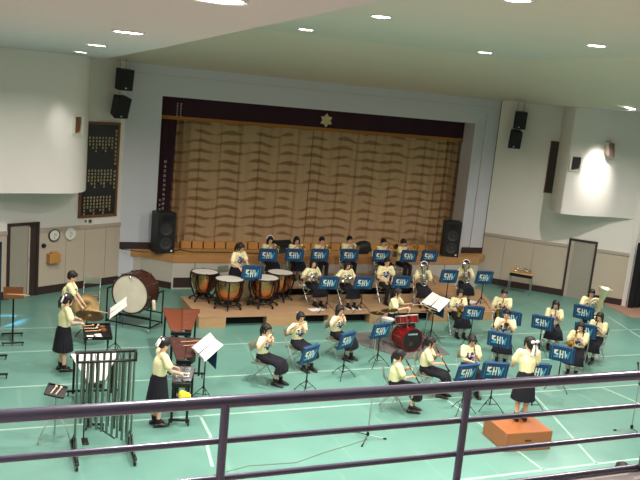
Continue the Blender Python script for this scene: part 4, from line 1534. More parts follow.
l, a, L = axis_of((1.78, 14.5), (1.66, 13.05))
keyboard('vibraphone', 'white barred vibraphone behind the chimes', 'vibraphone', l, a, L, .28, .88, .85, M['whitebar'], M['whitebar'], 'mallet keyboards', 22, M['tubemetal'])

# tubular chimes
ch = thing('tubular_chimes', 'tall frame of hanging metal chime tubes at lower left', 'chimes', (1.68, 12.08, 0))
for e in (-1, 1):
    b = MB(); b.tube([(e * .44, 0, .06), (e * .44, 0, 1.72)], .017, 8); b.build('post', M['tubemetal'], ch)
    b = MB(); b.bbox((e * .44, -.06, .10), (.06, .92, .06), .014, (0, 0, 0)); b.tube([(e * .44, -.36, .11), (e * .44, -.06, .34)], .02, 6); b.tube([(e * .44, .36, .11), (e * .44, .06, .34)], .02, 6); b.build('foot', M['black'], ch)
    for s in (-1, 1):
        b = MB(); b.lathe([(.045, -.016), (.05, 0), (.045, .016)], 14, (e * .44, s * .44 - .06, .05), (1, 0, 0)); b.build('caster', M['plastic'], ch)
b = MB(); b.bbox((0, .05, 1.72), (.96, .035, .045), .01); b.bbox((0, -.06, 1.60), (.92, .03, .04), .01); b.box((-.45, 0, 1.66), (.03, .16, .15)); b.box((.45, 0, 1.66), (.03, .16, .15)); b.build('top_rail', M['black'], ch)
b = MB(); b.bbox((0, 0, .80), (.98, .16, .03), .008); b.build('damper_bar', M['black'], ch)
b = MB(); b.tube([(-.30, .05, .62), (.20, .10, .20)], .012, 6); b.tube([(-.30, .05, .78), (-.30, .05, .20)], .012, 6); b.bbox((-.28, .0, .24), (.10, .24, .03), .01); b.build('pedal_rod', M['black'], ch)
for row, y, z, nn in ((0, -.045, 1.60, 10), (1, .055, 1.70, 8)):
    for k in range(nn):
        x = -.37 + .74 * k / (nn - 1) if row == 0 else -.33 + .70 * k / (nn - 1)
        ln = 1.02 + .38 * (x + .37) / .74
        b = MB(); b.tube([(x, y, z), (x, y, z - ln)], .021, 10); b.ell((x, y, z), (.025, .025, .02), 10, 6)
        b.build('chime_tube', M['tubemetal'], ch)

# low tray on a chrome stand with mallets
ts = thing('tray_stand', 'black padded mallet tray on a chrome tripod stand', 'tray stand', (.98, 12.72, 0))
b = MB(); b.tube([(0, 0, .10), (0, 0, .85)], .012, 8); b.tube([(0, 0, .3), (0, 0, .62)], .016, 8); b.build('pole', M['steel'], ts)
for k in range(3):
    a = -.6 + k * 2 * PI / 3
    b = MB(); b.tube([(0, 0, .42), (.14 * cos(a), .14 * sin(a), .36), (.25 * cos(a), .25 * sin(a), .16), (.29 * cos(a), .29 * sin(a), .03)], .010, 6); b.cap((.29 * cos(a), .29 * sin(a), .02), (.285 * cos(a), .285 * sin(a), .06), .016, .013); b.build('leg', M['steel'], ts)
TT = Matrix.Translation((0, 0, .86)) @ Matrix.Rotation(.5, 4, 'X') @ Matrix.Rotation(-.35, 4, 'Z')
b = MB(); b.X = TT; b.bbox((0, 0, 0), (.32, .24, .025), .008)
for x, y, sx, sy in ((0, .115, .32, .015), (0, -.115, .32, .015), (-.155, 0, .015, .24), (.155, 0, .015, .24)):
    b.box((x, y, .02), (sx, sy, .03))
b.build('tray', M['black'], ts)
for i in range(2):
    b = MB(); b.X = TT; b.cyl((-.06 + .08 * i, -.09, .03), (-.02 + .08 * i, .07, .03), .011, 8); b.ell((-.02 + .08 * i, .075, .036), (.024, .026, .020), 10, 7)
    tag(b.build('mallet', [M['tan']], None, True, (.98, 12.72, 0)), ('left', 'right')[i] + ' tan mallet lying in the tray on the chrome stand', 'mallet', 'mallets in the tray')

# wooden tray trolley and keyboard feet at the left edge
tr = thing('percussion_trolley', 'wooden tray on a black wheeled post at the left edge', 'trolley', (.42, 17.95, 0))
b = MB(); b.bbox((0, .1, 1.02), (.42, .40, .03), .006); b.box((0, .31, 1.09), (.42, .02, .16)); b.box((-.2, .1, 1.06), (.02, .40, .10)); b.box((0, -.10, 1.05), (.42, .02, .07)); b.build('tray', M['frame_wood'], tr)
b = MB(); b.tube([(0, 0, .06), (0, 0, 1.01)], .02, 8); b.build('post', M['black'], tr)
for e in (-1, 1):
    b = MB(); b.bbox((0, e * .33, .07), (.46, .04, .035), .008); b.build('foot_bar', M['black'], tr)
    for s in (-1, 1):
        b = MB(); b.lathe([(.026, -.012), (.03, 0), (.026, .012)], 12, (s * .2, e * .33, .03), (1, 0, 0)); b.build('caster', M['plastic'], tr)
b = MB(); b.cyl((0, -.33, .07), (0, .33, .07), .018, 8); b.build('base_bar', M['black'], tr)
for i, (dx, dy, an) in enumerate(((.02, -.10, -.2), (.10, -.14, -.35))):
    b = MB(); b.cyl((-.2, 0, 0), (.2, 0, 0), .009, 8); b.ell((.2, 0, .004), (.014, .012, .012))
    o = b.build('drumstick', M['stick'], None, True, (.46 + dx, 18.15 + dy, 1.05)); o.rotation_euler = (0, 0, an)
    tag(o, ('left', 'right')[i] + ' wooden stick on the tray at the left edge', 'drumstick', 'sticks on the wooden tray')
kb = thing('keyboard_stand', 'black wheeled keyboard stand cut off by the left edge', 'stand', (-.35, 16.2, 0))
for y in (16.76, 15.66):
    b = MB(); b.X = Matrix.Translation((.35, -16.2, 0))
    b.bbox((-.25, y, .09), (1.1, .045, .04), .008); b.build('foot_bar', M['black'], kb)
    for x in (.27, -.75):
        b = MB(); b.X = Matrix.Translation((.35, -16.2, 0)); b.lathe([(.032, -.013), (.036, 0), (.032, .013)], 12, (x, y, .036), (1, 0, 0)); b.box((x, y, .065), (.03, .03, .03)); b.build('caster', M['plastic'], kb)
    b = MB(); b.X = Matrix.Translation((.35, -16.2, 0)); b.bbox((-.45, y, .46), (.05, .04, .74), .008); b.build('leg', M['black'], kb)
b = MB(); b.X = Matrix.Translation((.35, -16.2, 0)); b.bbox((-.45, 16.2, .84), (.5, 1.3, .06), .01); b.build('table_top', M['rosewood2'], kb)

# ================================================================== drum kit on its rug
b = MB(); b.prism([(8.55, 17.75), (10.75, 17.75), (10.55, 15.85), (9.2, 15.65), (8.55, 16.8)], 0, .012)
tag(b.build('rug', M['rug'], None, False), 'grey rug under the red drum kit', 'rug')
kit = thing('drum_kit', 'red drum kit with black bass drum front', 'drum kit', (9.55, 16.44, .012), deg(-84))
R2 = .295
b = MB(); b.lathe([(R2 * .97, -.22), (R2, -.215), (R2, .215), (R2 * .97, .22)], 32, (0, .10, .305), (0, 1, 0)); bs = b.build('bass_drum', M['red'], kit)
b = MB(); b.lathe([(0, .222), (R2 * .97, .222), (R2 * .97, .226), (0, .226)], 32, (0, .10, .305), (0, 1, 0)); b.build('front_head', M['plastic'], bs)
b = MB()
for e in (1, -1):
    b.lathe([(R2 * .97, .20), (R2 * 1.05, .20), (R2 * 1.05, .24), (R2 * .97, .24)], 32, (0, .10, .305), (0, e, 0), close=True)
b.build('hoop', M['red'], bs)
b = MB()
for k in range(8):
    an = 2 * PI * k / 8 + .2
    b.cyl((1.07 * R2 * cos(an), -.1, .305 + 1.07 * R2 * sin(an)), (1.07 * R2 * cos(an), .30, .305 + 1.07 * R2 * sin(an)), .008, 6)
b.build('lugs', M['chrome'], bs)


def text_mesh(s, size, m, name, parent, T, ext=.002):
    cu = bpy.data.curves.new('t', 'FONT')
    cu.body = s; cu.size = size; cu.align_x = 'CENTER'; cu.align_y = 'CENTER'; cu.extrude = ext
    o = bpy.data.objects.new('t', cu); COL.objects.link(o)
    dg = bpy.context.evaluated_depsgraph_get()
    me = bpy.data.meshes.new_from_object(o.evaluated_get(dg))
    bpy.data.objects.remove(o)
    me.transform(T)
    me.materials.clear(); me.materials.append(m)
    q = bpy.data.objects.new(name, me); COL.objects.link(q)
    if parent: q.parent = parent
    return q


text_mesh('YAMAHA', .072, M['pale'], 'lettering', bs, Matrix.Translation((0, .329, .455)) @ Matrix.Rotation(PI, 4, 'Z') @ Matrix.Rotation(PI / 2, 4, 'X'))
b = MB(); b.lathe([(.045, 0), (.048, .004), (.03, .006), (.03, 0)], 16, (.03, .328, .21), (0, 1, 0), close=True); b.build('port_ring', M['frame_wood'], bs)
for nm, c, r0, h, axv in (('rack_tom', (.18, .06, .66), .145, .20, (.0, -.34, 1)), ('rack_tom', (-.15, .06, .66), .150, .21, (0, -.34, 1))):
    b = MB(); b.lathe([(r0, 0), (r0, h)], 24, c, axv); o = b.build(nm, M['red'], kit)
    b = MB(); b.lathe([(0, h + .004), (r0 * 1.0, h + .004), (r0 * 1.06, h + .006), (r0 * 1.06, h - .02), (r0 * 1.0, h - .02), (r0, h - .001)], 24, c, axv); b.build('drum_head', M['drumhead'], o)
    b = MB()
    A = V(axv).normalized(); u = A.orthogonal().normalized(); w = A.cross(u)
    for k in range(6):
        an = 2 * PI * k / 6
        p = V(c) + (u * cos(an) + w * sin(an)) * (r0 + .012)
        b.cyl(p + A * .02, p + A * (h - .01), .009, 6)
    b.lathe([(r0 * 1.06, 0), (r0 * 1.06, .02), (r0, .02), (r0, 0)], 24, c, axv, close=True)
    b.build('lugs', M['chrome'], o)
    if nm == 'floor_tom':
        b = MB()
        for k in range(3):
            an = 2 * PI * k / 3
            b.cyl((c[0] + .22 * cos(an), c[1] + .22 * sin(an), 0), (c[0] + .22 * cos(an), c[1] + .22 * sin(an), .55), .009, 6)
        b.build('legs', M['chrome'], o)
b = MB(); b.tube([(.02, .08, .54), (.02, .08, .76)], .016, 8); b.tube([(.02, .08, .76), (.12, .09, .78)], .011, 6); b.tube([(.02, .08, .76), (-.10, .09, .78)], .011, 6); b.build('tom_holder', M['chrome'], kit)
b = MB(); c = (.38, -.30, .56); b.lathe([(.18, 0), (.18, .13)], 24, c); o = b.build('snare_drum', M['silver'], kit)
b = MB(); b.lathe([(0, .135), (.18, .135), (.188, .13), (.188, .11), (.18, .11)], 24, c); b.build('drum_head', M['paper'], o)
b = MB()
b.tube([(c[0], c[1], .55), (c[0], c[1], .25)], .013, 8)
for k in range(3):
    an = 2 * PI * k / 3 + .4
    b.tube([(c[0], c[1], .32), (c[0] + .24 * cos(an), c[1] + .24 * sin(an), .01)], .009, 6)
    b.tube([(c[0], c[1], .50), (c[0] + .17 * cos(an), c[1] + .17 * sin(an), .56)], .008, 6)
b.build('snare_stand', M['chrome'], o)


def kit_cymbal(c, R, tilt, boom=None):
    b = MB(); b.lathe(cym_prof(R), 32, c, tilt); o = b.build('cymbal', M['bronze'], kit)
    b = MB()
    bx = boom or c
    b.tube([(bx[0], bx[1], .05), (bx[0], bx[1], c[2] - (.0 if boom is None else .18))], .011, 8)
    if boom:
        b.tube([(bx[0] + (bx[0] - c[0]) * .5, bx[1] + (bx[1] - c[1]) * .5, c[2] - .28), tuple(c)], .009, 6)
    for k in range(3):
        an = 2 * PI * k / 3 + .9
        b.tube([(bx[0], bx[1], .42), (bx[0] + .27 * cos(an), bx[1] + .27 * sin(an), .01)], .009, 6)
        b.ell((bx[0] + .27 * cos(an), bx[1] + .27 * sin(an), .012), (.014, .014, .012), 8, 6)
    b.tube([(c[0], c[1], c[2]), (c[0] + tilt[0] * .06, c[1] + tilt[1] * .06, c[2] + tilt[2] * .06)], .008, 6)
    b.build('cymbal_stand', M['chrome'], o)


kit_cymbal((-.52, .12, .96), .22, (-.1, -.2, .97))
kit_cymbal((.56, .02, 1.02), .22, (.12, -.12, .98), (.92, .10, 0))
kit_cymbal((.66, -.36, .84), .18, (0, 0, 1))
b = MB(); b.bbox((0, -.12, .04), (.10, .28, .02), .008, (.2, 0, 0)); b.cyl((0, -.14, .03), (0, -.13, .30), .01, 6); b.build('pedal', M['chrome'], kit)
th = thing('drum_throne', 'round black stool under the drummer', 'stool', (9.62, 17.26, .012))
b = MB(); b.lathe([(.02, .40), (.16, .40), (.175, .42), (.17, .45), (.0, .455)], 20); b.build('seat', M['plastic'], th)
b = MB(); b.cyl((0, 0, .1), (0, 0, .41), .014, 8)
for k in range(3):
    an = 2 * PI * k / 3
    b.tube([(0, 0, .28), (.24 * cos(an), .24 * sin(an), .01)], .010, 6)
b.build('tripod', M['chrome'], th)
for i, (p, q) in enumerate((((9.86, 16.86, .92), (9.66, 16.58, .88)), ((10.08, 17.12, .94), (10.42, 16.86, 1.0)))):
    b = MB(); b.cyl(p, q, .008, 8); b.ell(q, (.011, .011, .011))
    tag(b.build('drumstick', M['stick']), ('left-hand side', 'right-hand side')[i] + ' stick of the drummer over the red kit', 'drumstick', 'sticks of the drummer')

# ================================================================== platform (low choir risers)
def riser(name, label, pts, z0, z1, gaps):
    r = thing(name, label, 'platform', (pts[0][0], pts[0][1], z0))
    T = Matrix.Translation((-pts[0][0], -pts[0][1], -z0))
    b = MB(); b.X = T; b.prism(pts, z1 - .035, z1); b.build('deck', M['plytop'], r, False)
    y = pts[0][1]
    b = MB(); b.X = T; b.prism([(pts[0][0] + .06, y + .30), (13.4, y + .36), (13.4, y + .38), (pts[0][0] + .06, y + .32)], z0, z1 - .035); b.build('gap_shade_panel', M['blackcurtain'], r, False)  # added black sheet, stands in for the shade in the open front gaps
    for x0, x1 in gaps:
        b = MB(); b.X = T; b.prism([(x0, y + .01), (x1, y + .01), (x1, pts[-1][1] - .02), (x0, pts[-1][1] - .02)], z0, z1 - .035)
        b.build('support_box', M['ply'], r, False)
    return r


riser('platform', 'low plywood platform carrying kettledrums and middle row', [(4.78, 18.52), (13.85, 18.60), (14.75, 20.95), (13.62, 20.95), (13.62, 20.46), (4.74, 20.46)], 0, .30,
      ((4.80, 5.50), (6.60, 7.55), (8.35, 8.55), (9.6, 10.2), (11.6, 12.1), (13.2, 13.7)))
rz_ = riser('platform', 'second plywood platform step carrying the back row', [(6.9, 20.47), (13.62, 20.55), (13.62, 22.28), (6.9, 22.28)], 0, .52, ((6.92, 7.05), (12.1, 13.6)))
b = MB(); b.X = Matrix.Translation((-6.9, -20.47, 0)); b.box((9.6, 20.75, .40), (5.0, .02, .20)); b.build('gap_shade_panel', W_DARK, rz_, False)  # another dark sheet behind the open front of this step
for i, (x, y, z, a) in enumerate(((8.15, 18.95, .303, .2), (9.28, 18.98, .303, -.1), (8.52, 20.72, .523, .3), (13.45, 19.45, .303, .5))):
    b = MB(); b.box((0, 0, 0), (.42, .26, .004))
    o = b.build('paper_sheet', M['paper'], None, False, (x, y, z)); o.rotation_euler = (0, 0, a)
    tag(o, ('white sheet on the platform before the leftmost middle row girl', 'white sheet on the platform before the second middle row girl', 'white sheet at the feet of the second back row player', 'white sheet at the right end of the platform')[i], 'paper', 'sheets lying on the platforms')

# ================================================================== conductor's box
pd = thing('conductor_podium', 'wooden box podium under the conductor', 'podium', (9.12, 11.15, 0), math.radians(-4))
b = MB(); b.bbox((0, 0, .18), (.98, .80, .36), .008)
b.build('box', M['box_wood'], pd)
b = MB(); b.bbox((-.02, -.402, .20), (.14, .012, .03), .005); b.build('hand_hole', W_DARK, pd)

# ================================================================== microphone stands
def mic_stand(loc, label, h, boom, leg0):
    r = thing('microphone_stand', label, 'microphone stand', loc)
    b = MB(); b.tube([(0, 0, .06), (0, 0, h)], .009, 8); b.tube([(0, 0, .08), (0, 0, h * .6)], .012, 8); b.build('pole', M['steel'], r)
    b = MB(); b.ell((0, 0, .11), (.03, .03, .05), 12, 8); b.build('hub', M['black'], r)
    for k in range(3):
        a = leg0 + k * 2 * PI / 3
        b = MB(); b.tube([(0, 0, .09), (.34 * cos(a), .34 * sin(a), .016)], .009, 6); l = b.build('leg', M['steel'] if k == 0 else M['black'], r)
        b = MB(); b.cap((.31 * cos(a), .31 * sin(a), .022), (.35 * cos(a), .35 * sin(a), .016), .016, .016, 8); b.build('rubber_foot', M['black'], l)
    bx = V(boom)
    b = MB(); b.tube([(0, 0, h), tuple(V((0, 0, h)) - bx * .15), tuple(V((0, 0, h)) + bx)], .008, 6); b.ell((0, 0, h), (.022, .022, .022), 10, 7); b.build('boom', M['black'], r)
    e = V((0, 0, h)) + bx
    b = MB(); d = bx.normalized(); b.tube([e, e + d * .14], [.013, .019], 10); b.ell(e + d * .16, (.025, .025, .025), 10, 8); b.build('microphone', M['plastic'], r)
    return r


mic_stand((6.30, 11.75, 0), 'microphone stand standing alone on the floor behind the railing', .93, (-.20, -.02, .0), -.2)
mic_stand((11.85, 11.06, 0), 'microphone stand at the right edge of the photo', 1.02, (.05, .12, .22), 2.8)
b = MB()
b.tube([(6.3, 11.75, .008), (5.9, 11.6, .008), (5.3, 11.4, .008), (4.7, 11.15, .008), (3.9, 11.2, .008), (3.2, 11.0, .008)], .006, 6)
tag(b.build('cable', M['olive']), 'thin dark cable lying on the green floor', 'cable')

# ================================================================== stage: curtain, valance, speakers, footlights
def drape(name, x0, x1, y, z0, z1, m, fold, amp, label, cat, nz=2, x0b=None, x1b=None):
    b = MB()
    n = max(8, int((x1 - x0) / fold * (8 if fold < .5 else 44)))
    random.seed(int(x0 * 100))
    vs = []
    for j in range(nz + 1):
        t = j / nz
        z = z1 + (z0 - z1) * t
        a0 = x0 + ((x0b if x0b is not None else x0) - x0) * t
        a1 = x1 + ((x1b if x1b is not None else x1) - x1) * t
        for i in range(n + 1):
            u = i / n
            x = a0 + (a1 - a0) * u
            ph = u * (x1 - x0) / fold * 2 * PI
            tuck = 0.0 if fold < .5 else .05 * math.exp(-((((u * (x1 - x0)) % fold) - fold / 2) / .022) ** 2)
            vs.append((x, y + amp * (sin(ph) + .4 * sin(ph * 1.7 + 1)) + tuck, z))
    N = len(vs)
    vs += [(p[0], p[1] + .015, p[2]) for p in vs]
    w = n + 1
    fs = []
    for j in range(nz):
        for i in range(n):
            q = (j * w + i, (j + 1) * w + i, (j + 1) * w + i + 1, j * w + i + 1)
            fs.append(q); fs.append(tuple(N + k for k in q[::-1]))
    for i in range(n):
        fs.append((i, i + 1, N + i + 1, N + i)); a = nz * w + i
        fs.append((a + 1, a, N + a, N + a + 1))
    for j in range(nz):
        a = j * w; fs.append((a + w, a, N + a, N + a + w)); a = j * w + n; fs.append((a, a + w, N + a + w, N + a))
    b.add(vs, fs)
    o = b.build(name, m)
    return tag(o, label, cat)


CM = curtain_material()
drape('stage_curtain', 5.6, 9.72, 24.25, 1.05, 5.3, CM, .66, .035, 'brown wave-patterned stage curtain, left half', 'curtain')
drape('stage_curtain', 9.74, 14.6, 24.25, 1.05, 5.3, CM, .66, .035, 'brown wave-patterned stage curtain, right half', 'curtain')
drape('stage_curtain', 4.8, 5.62, 24.18, 1.05, 5.3, CM, .20, .10, 'gathered folds of brown curtain at the left edge of stage', 'curtain')
drape('stage_curtain', 14.55, 15.6, 24.18, 1.05, 5.3, CM, .25, .10, 'gathered folds of brown curtain at the right edge of stage', 'curtain')
lg = drape('side_drape', 4.47, 5.10, 23.92, 1.05, 5.2, M['purple'], .32, .02, 'dark purple side drape left of the brown curtain', 'drape', 2, 4.47, 4.98)
va = thing('stage_valance', 'dark purple valance with gold fringe across the stage top', 'valance', (9.95, 23.82, 5.0))
b = MB()
n = 90
pts = []
for z in (.02, .66):
    for i in range(n + 1):
        x = -5.5 + 11.0 * i / n
        pts.append((x, .012 * sin(i * .9), z))
N = len(pts)
pts += [(p[0], p[1] + .02, p[2]) for p in pts]
w = n + 1
fs = []
for i in range(n):
    q = (i, i + 1, w + i + 1, w + i)
    fs += [q, tuple(N + k for k in q[::-1]), (i + 1, i, N + i, N + i + 1), (w + i, w + i + 1, N + w + i + 1, N + w + i)]
b.add(pts, fs); b.build('cloth', M['purple'], va)
b = MB()
for i in range(220):
    x = -5.5 + 11.0 * (i + .5) / 220
    b.box((x, -.005, -.03), (.045, .03, .105 + .006 * (i % 2)))
b.build('fringe', M['fringe'], va, False)
# six-pointed flower crest
b = MB()
for k in range(6):
    a = k * PI / 3 + PI / 6
    P3 = []
    for rr, da in ((.07, -.55), (.155, -.46), (.225, 0), (.155, .46), (.06, .55)):
        P3.append((rr * cos(a + da), rr * sin(a + da)))
    b.add([(x, -.03, z) for x, z in P3] + [(x, -.005, z) for x, z in P3], [(0, 1, 2, 3, 4), (9, 8, 7, 6, 5)] + [(i, i + 5, (i + 1) % 5 + 5, (i + 1) % 5) for i in range(5)])
b.lathe([(0, .05), (.07, .045), (.085, .03), (.085, 0)], 18, (0, 0, 0), (0, -1, 0))
o = b.build('crest', M['emblem'], va, False); o.location = (0, -.012, .27)


def glyph(b, cx, cz, s, seed, T=None):
    """an unreadable character-like cluster of strokes"""
    rnd = random.Random(seed)
    for q in range(3):
        z = cz + s * (.38 - .36 * q) + rnd.uniform(-.05, .05) * s
        b.box((cx + rnd.uniform(-.06, .06) * s, 0, z), (s * rnd.uniform(.5, .95), .006, s * .13))
    for q in range(2):
        b.box((cx + s * rnd.uniform(-.35, .35), 0, cz + s * rnd.uniform(-.1, .1)), (s * .12, .006, s * rnd.uniform(.5, .95)))


b = MB()
for cidx, (x, nchar) in enumerate(((-4.90, 6), (-4.79, 6))):
    for k in range(nchar):
        glyph(b, x, .40 - k * .073, .052, 10 * cidx + k)
o = b.build('lettering', M['textwhite'], va, False); o.location = (0, -.03, 0)
b = MB()
for k in range(11):
    glyph(b, 4.80, 3.62 - k * .145, .085, 50 + k)
for k in range(3):
    glyph(b, 4.70, 2.42 - k * .145, .075, 70 + k)
o = b.build('lettering', M['textwhite'], lg, False); o.location = (0, 23.88, 0)

pa_speaker((4.62, 22.72, 1.042), deg(-80), 'tall black loudspeaker at the left end of the stage')
pa_speaker((14.52, 22.66, 1.042), deg(-112), 'tall black loudspeaker at the right end of the stage')
hung_speaker((3.24, 22.52, 5.97), deg(-66), math.radians(-6), 'upper black speaker hanging left of the stage', .40)
hung_speaker((3.17, 22.48, 5.22), deg(-66), math.radians(-17), 'lower tilted black speaker hanging left of the stage', .12)
hung_speaker((16.42, 22.30, 5.86), deg(-118), math.radians(-6), 'upper black speaker hanging right of the stage', .33)
hung_speaker((16.31, 22.28, 5.22), deg(-118), math.radians(-17), 'lower tilted black speaker hanging right of the stage', .12)

fl0 = None
for i in range(28):
    x = 5.45 + i * .36
    if x > 14.1: break
    if fl0 is None:
        r = bpy.data.objects.new('footlight_box', None); COL.objects.link(r)
        b = MB(); b.bbox((0, 0, .12), (.32, .10, .24), .012, (-.12, 0, 0)); b.build('lid', M['light_wood'], r)
        b = MB(); b.box((0, .06, .09), (.345, .05, .18)); b.build('housing', W_DARK, r, False)
        fl0 = r; learn(r); o = r
    else:
        o = copy_tree(fl0)
    o.location = (x, 23.28, 1.042)
    tag(o, 'wooden footlight lid in the row along the curtain foot', 'footlight', 'footlight lids along the stage')
wd = thing('monitor_wedge', 'dark wedge-shaped stage monitor behind the back row', 'speaker', (8.55, 22.95, 1.042), deg(-75))
b = MB(); b.add([(-.36, -.22, 0), (.36, -.22, 0), (.36, .22, 0), (-.36, .22, 0), (-.36, -.22, .34), (.36, -.22, .34), (.36, .12, .16), (-.36, .12, .16)], [(3, 2, 1, 0), (0, 1, 5, 4), (1, 2, 6, 5), (2, 3, 7, 6), (3, 0, 4, 7), (4, 5, 6, 7)]); b.build('cabinet', M['plastic'], wd, False)
b = MB(); b.add([(-.32, -.18, .335), (.32, -.18, .335), (.32, .10, .185), (-.32, .10, .185), (-.32, -.18, .325), (.32, -.18, .325), (.32, .10, .175), (-.32, .10, .175)], [(0, 1, 2, 3), (7, 6, 5, 4), (0, 4, 5, 1), (2, 6, 7, 3), (1, 5, 6, 2), (3, 7, 4, 0)]); b.build('grille', M['grille'], wd, False)
b = MB(); b.ell((0, 0, .20), (.34, .20, .21), 18, 12, (0, -.25, 0)); b.ell((-.22, 0, .13), (.2, .17, .13), 14, 10); b.ell((.1, .0, .13), (.28, .19, .125), 14, 10); b.box((0, 0, .03), (.4, .24, .06))
rm = remesh(b, .02, 2)
tag(rm.build('instrument_case', M['plastic'], None, True, (11.25, 22.85, 1.05)), 'rounded black instrument case on the stage edge, back row', 'case')
b = MB(); b.tube([(3.48, 23.0, 1.05), (3.46, 23.0, 1.05), (4.05, 22.62, 1.055), (4.3, 22.62, 1.055)], .012, 6)
b.tube([(4.95, 22.8, 1.055), (5.2, 22.95, 1.07), (5.5, 22.7, 1.055), (6.4, 22.72, 1.055), (7.6, 22.62, 1.055)], .014, 6)
tag(b.build('cable', M['black']), 'black speaker cable along the stage edge', 'cable')

# ================================================================== things on the walls
def wall_frame(pt, N_):
    return (pt.x, pt.y), face(N_.x, N_.y)


# honour board: local +X runs to the viewer's left
(bx, by), rz = wall_frame(Lp(2.72, .005), NL)
bo = thing('song_board', 'dark board of small white characters in a brown frame', 'board', (bx, by, 3.40), rz)
W, H = 1.20, 2.62
b = MB(); b.box((0, .012, 0), (W, .024, H)); b.build('panel', mat('board_black', rgb(36, 36, 40), .3), bo, False)
b = MB()
for x, z, sx, sz in ((0, H / 2, W + .09, .07), (0, -H / 2, W + .09, .07), (-W / 2, 0, .07, H), (W / 2, 0, .07, H)):
    b.bbox((x, .03, z), (sx, .06, sz), .01)
b.build('frame', M['frame_wood'], bo)
b = MB()
sd = 0
for (z0, rows) in ((.90, 5), (-.02, 6), (-.78, 6)):
    for cx in range(9):
        lim = rows - (cx * 2 % 3)
        for ry in range(lim):
            glyph(b, .45 - .105 * cx, z0 - .092 * ry, .062, 300 + sd); sd += 1
for ry in range(15):
    if ry not in (9,):
        glyph(b, -.52, 1.10 - .115 * ry, .075, 900 + ry)
o = b.build('lettering', M['emblem'], bo, False); o.location = (0, .03, 0)

for s, z, rim, lab in ((1.36, 1.63, M['black'], 'round wall clock with black rim'), (1.86, 1.63, M['clockface'], 'round wall clock with pale rim')):
    (x, y), rz = wall_frame(Lp(s, .006), NL)
    ck = thing('wall_clock', lab + ' above the beige panelling', 'clock', (x, y, z), rz, 'two clocks on the left wall')
    b = MB(); b.lathe([(.0, 0), (.165, 0), (.17, .01), (.17, .05), (.150, .055), (.145, .04)], 28, (0, 0, 0), (0, 1, 0)); b.build('rim', rim, ck)
    b = MB(); b.lathe([(0, .042), (.147, .042), (.147, .036), (0, .036)], 28, (0, 0, 0), (0, 1, 0)); b.build('dial', M['clockface'], ck)
    b = MB(); b.box((-.03, .046, .02), (.012, .004, .09), (0, .9, 0)); b.build('hand', M['black'], ck, False)
    b = MB(); b.box((.0, .048, -.05), (.008, .004, .11), (0, .05, 0)); b.build('hand', M['black'], ck, False)
(x, y), rz = wall_frame(Lp(1.33, .0), NL)
bx_ = thing('wooden_wall_box', 'small wooden box mounted on the left wall below the clocks', 'box', (x, y, 1.0), rz)
b = MB(); b.bbox((0, .09, 0), (.34, .18, .26), .01); b.build('body', M['light_wood'], bx_)
b = MB(); b.bbox((-.02, .09, .15), (.20, .12, .05), .008); b.build('lid', M['light_wood'], bx_)
(x, y), rz = wall_frame(Lp(1.06, .0), NL)
b = MB(); b.lathe([(.06, 0), (.06, .05), (.045, .07), (0, .07)], 18, (0, 0, 0), (0, 1, 0))
o = b.build('wall_bell', M['plastic'], None, True, (x, y, 1.36)); o.rotation_euler = (0, 0, rz); tag(o, 'round black bell on wall between door and wooden box', 'bell')
(x, y), rz = wall_frame(Lp(2.42, .0), NL)
sw = thing('wall_socket', 'white double socket plate just under the song board', 'socket', (x, y, 1.95), rz)
b = MB(); b.bbox((0, .012, 0), (.30, .024, .16), .006); b.build('plate', M['clockface'], sw)
b = MB(); b.lathe([(.05, 0), (.05, .03), (.03, .03), (0, .02)], 16, (-.06, .02, 0), (0, 1, 0)); b.lathe([(.035, 0), (.035, .02), (0, .02)], 16, (.08, .02, 0), (0, 1, 0)); b.build('outlet', M['alloy'], sw)

# right wall: dark tall niche beside the white box, square niche and wedge lamp on the box
(x, y), rz = wall_frame(Rp((V((17.6, 21.72)) - RA).length + .06, .004), NR)
tn = thing('wall_panel', 'tall narrow dark brown panel left of the right white box', 'panel', (x, y, 4.38), rz)
b = MB(); b.box((0, .012, 0), (.42, .024, 1.75)); b.build('dark_panel', W_DARK, tn, False)
b = MB()
for xx, zz, sx, sz in ((0, .875, .46, .03), (0, -.875, .46, .03), (-.21, 0, .03, 1.75), (.21, 0, .03, 1.75)):
    b.box((xx, .016, zz), (sx, .034, sz))
b.build('frame', M['frame_wood'], tn, False)
niche('wall_niche', 'small square dark window in the right white box', (17.32, 20.25, 4.66), (-.48, -1, 0), .34, .46, M['clockface'], M['plastic'])
wl = thing('wall_lamp', 'wedge-shaped brown wall lamp on the right white box', 'lamp', (18.36, 20.05, 5.22), face(-.07, -1))
wl.scale = (.8, .8, .8)
b = MB(); b.add([(-.12, 0, -.26), (.16, 0, -.20), (.18, 0, .28), (-.10, 0, .28), (-.16, .28, -.36), (.12, .24, -.28), (.20, .24, .25), (-.06, .28, .25)], [(0, 1, 2, 3), (7, 6, 5, 4), (0, 4, 5, 1), (1, 5, 6, 2), (2, 6, 7, 3), (3, 7, 4, 0)]); b.build('body', W_TRIM, wl, False)
b = MB(); b.add([(-.15, .265, -.33), (.11, .245, -.27), (.18, .245, .23), (-.05, .275, .23), (-.15, .285, -.33), (.11, .262, -.27), (.18, .262, .23), (-.05, .292, .23)], [(0, 1, 2, 3), (7, 6, 5, 4), (0, 4, 5, 1), (1, 5, 6, 2), (2, 6, 7, 3), (3, 7, 4, 0)]); b.build('front_panel', mat('brown_panel', rgb(120, 96, 92), .5), wl, False)
niche('wall_niche', 'small slanted niche at the round end of the left white box', (1.90, 20.81, 4.72), (.68, -1, 0), .26, .46, M['clockface'], M['frame_wood'])

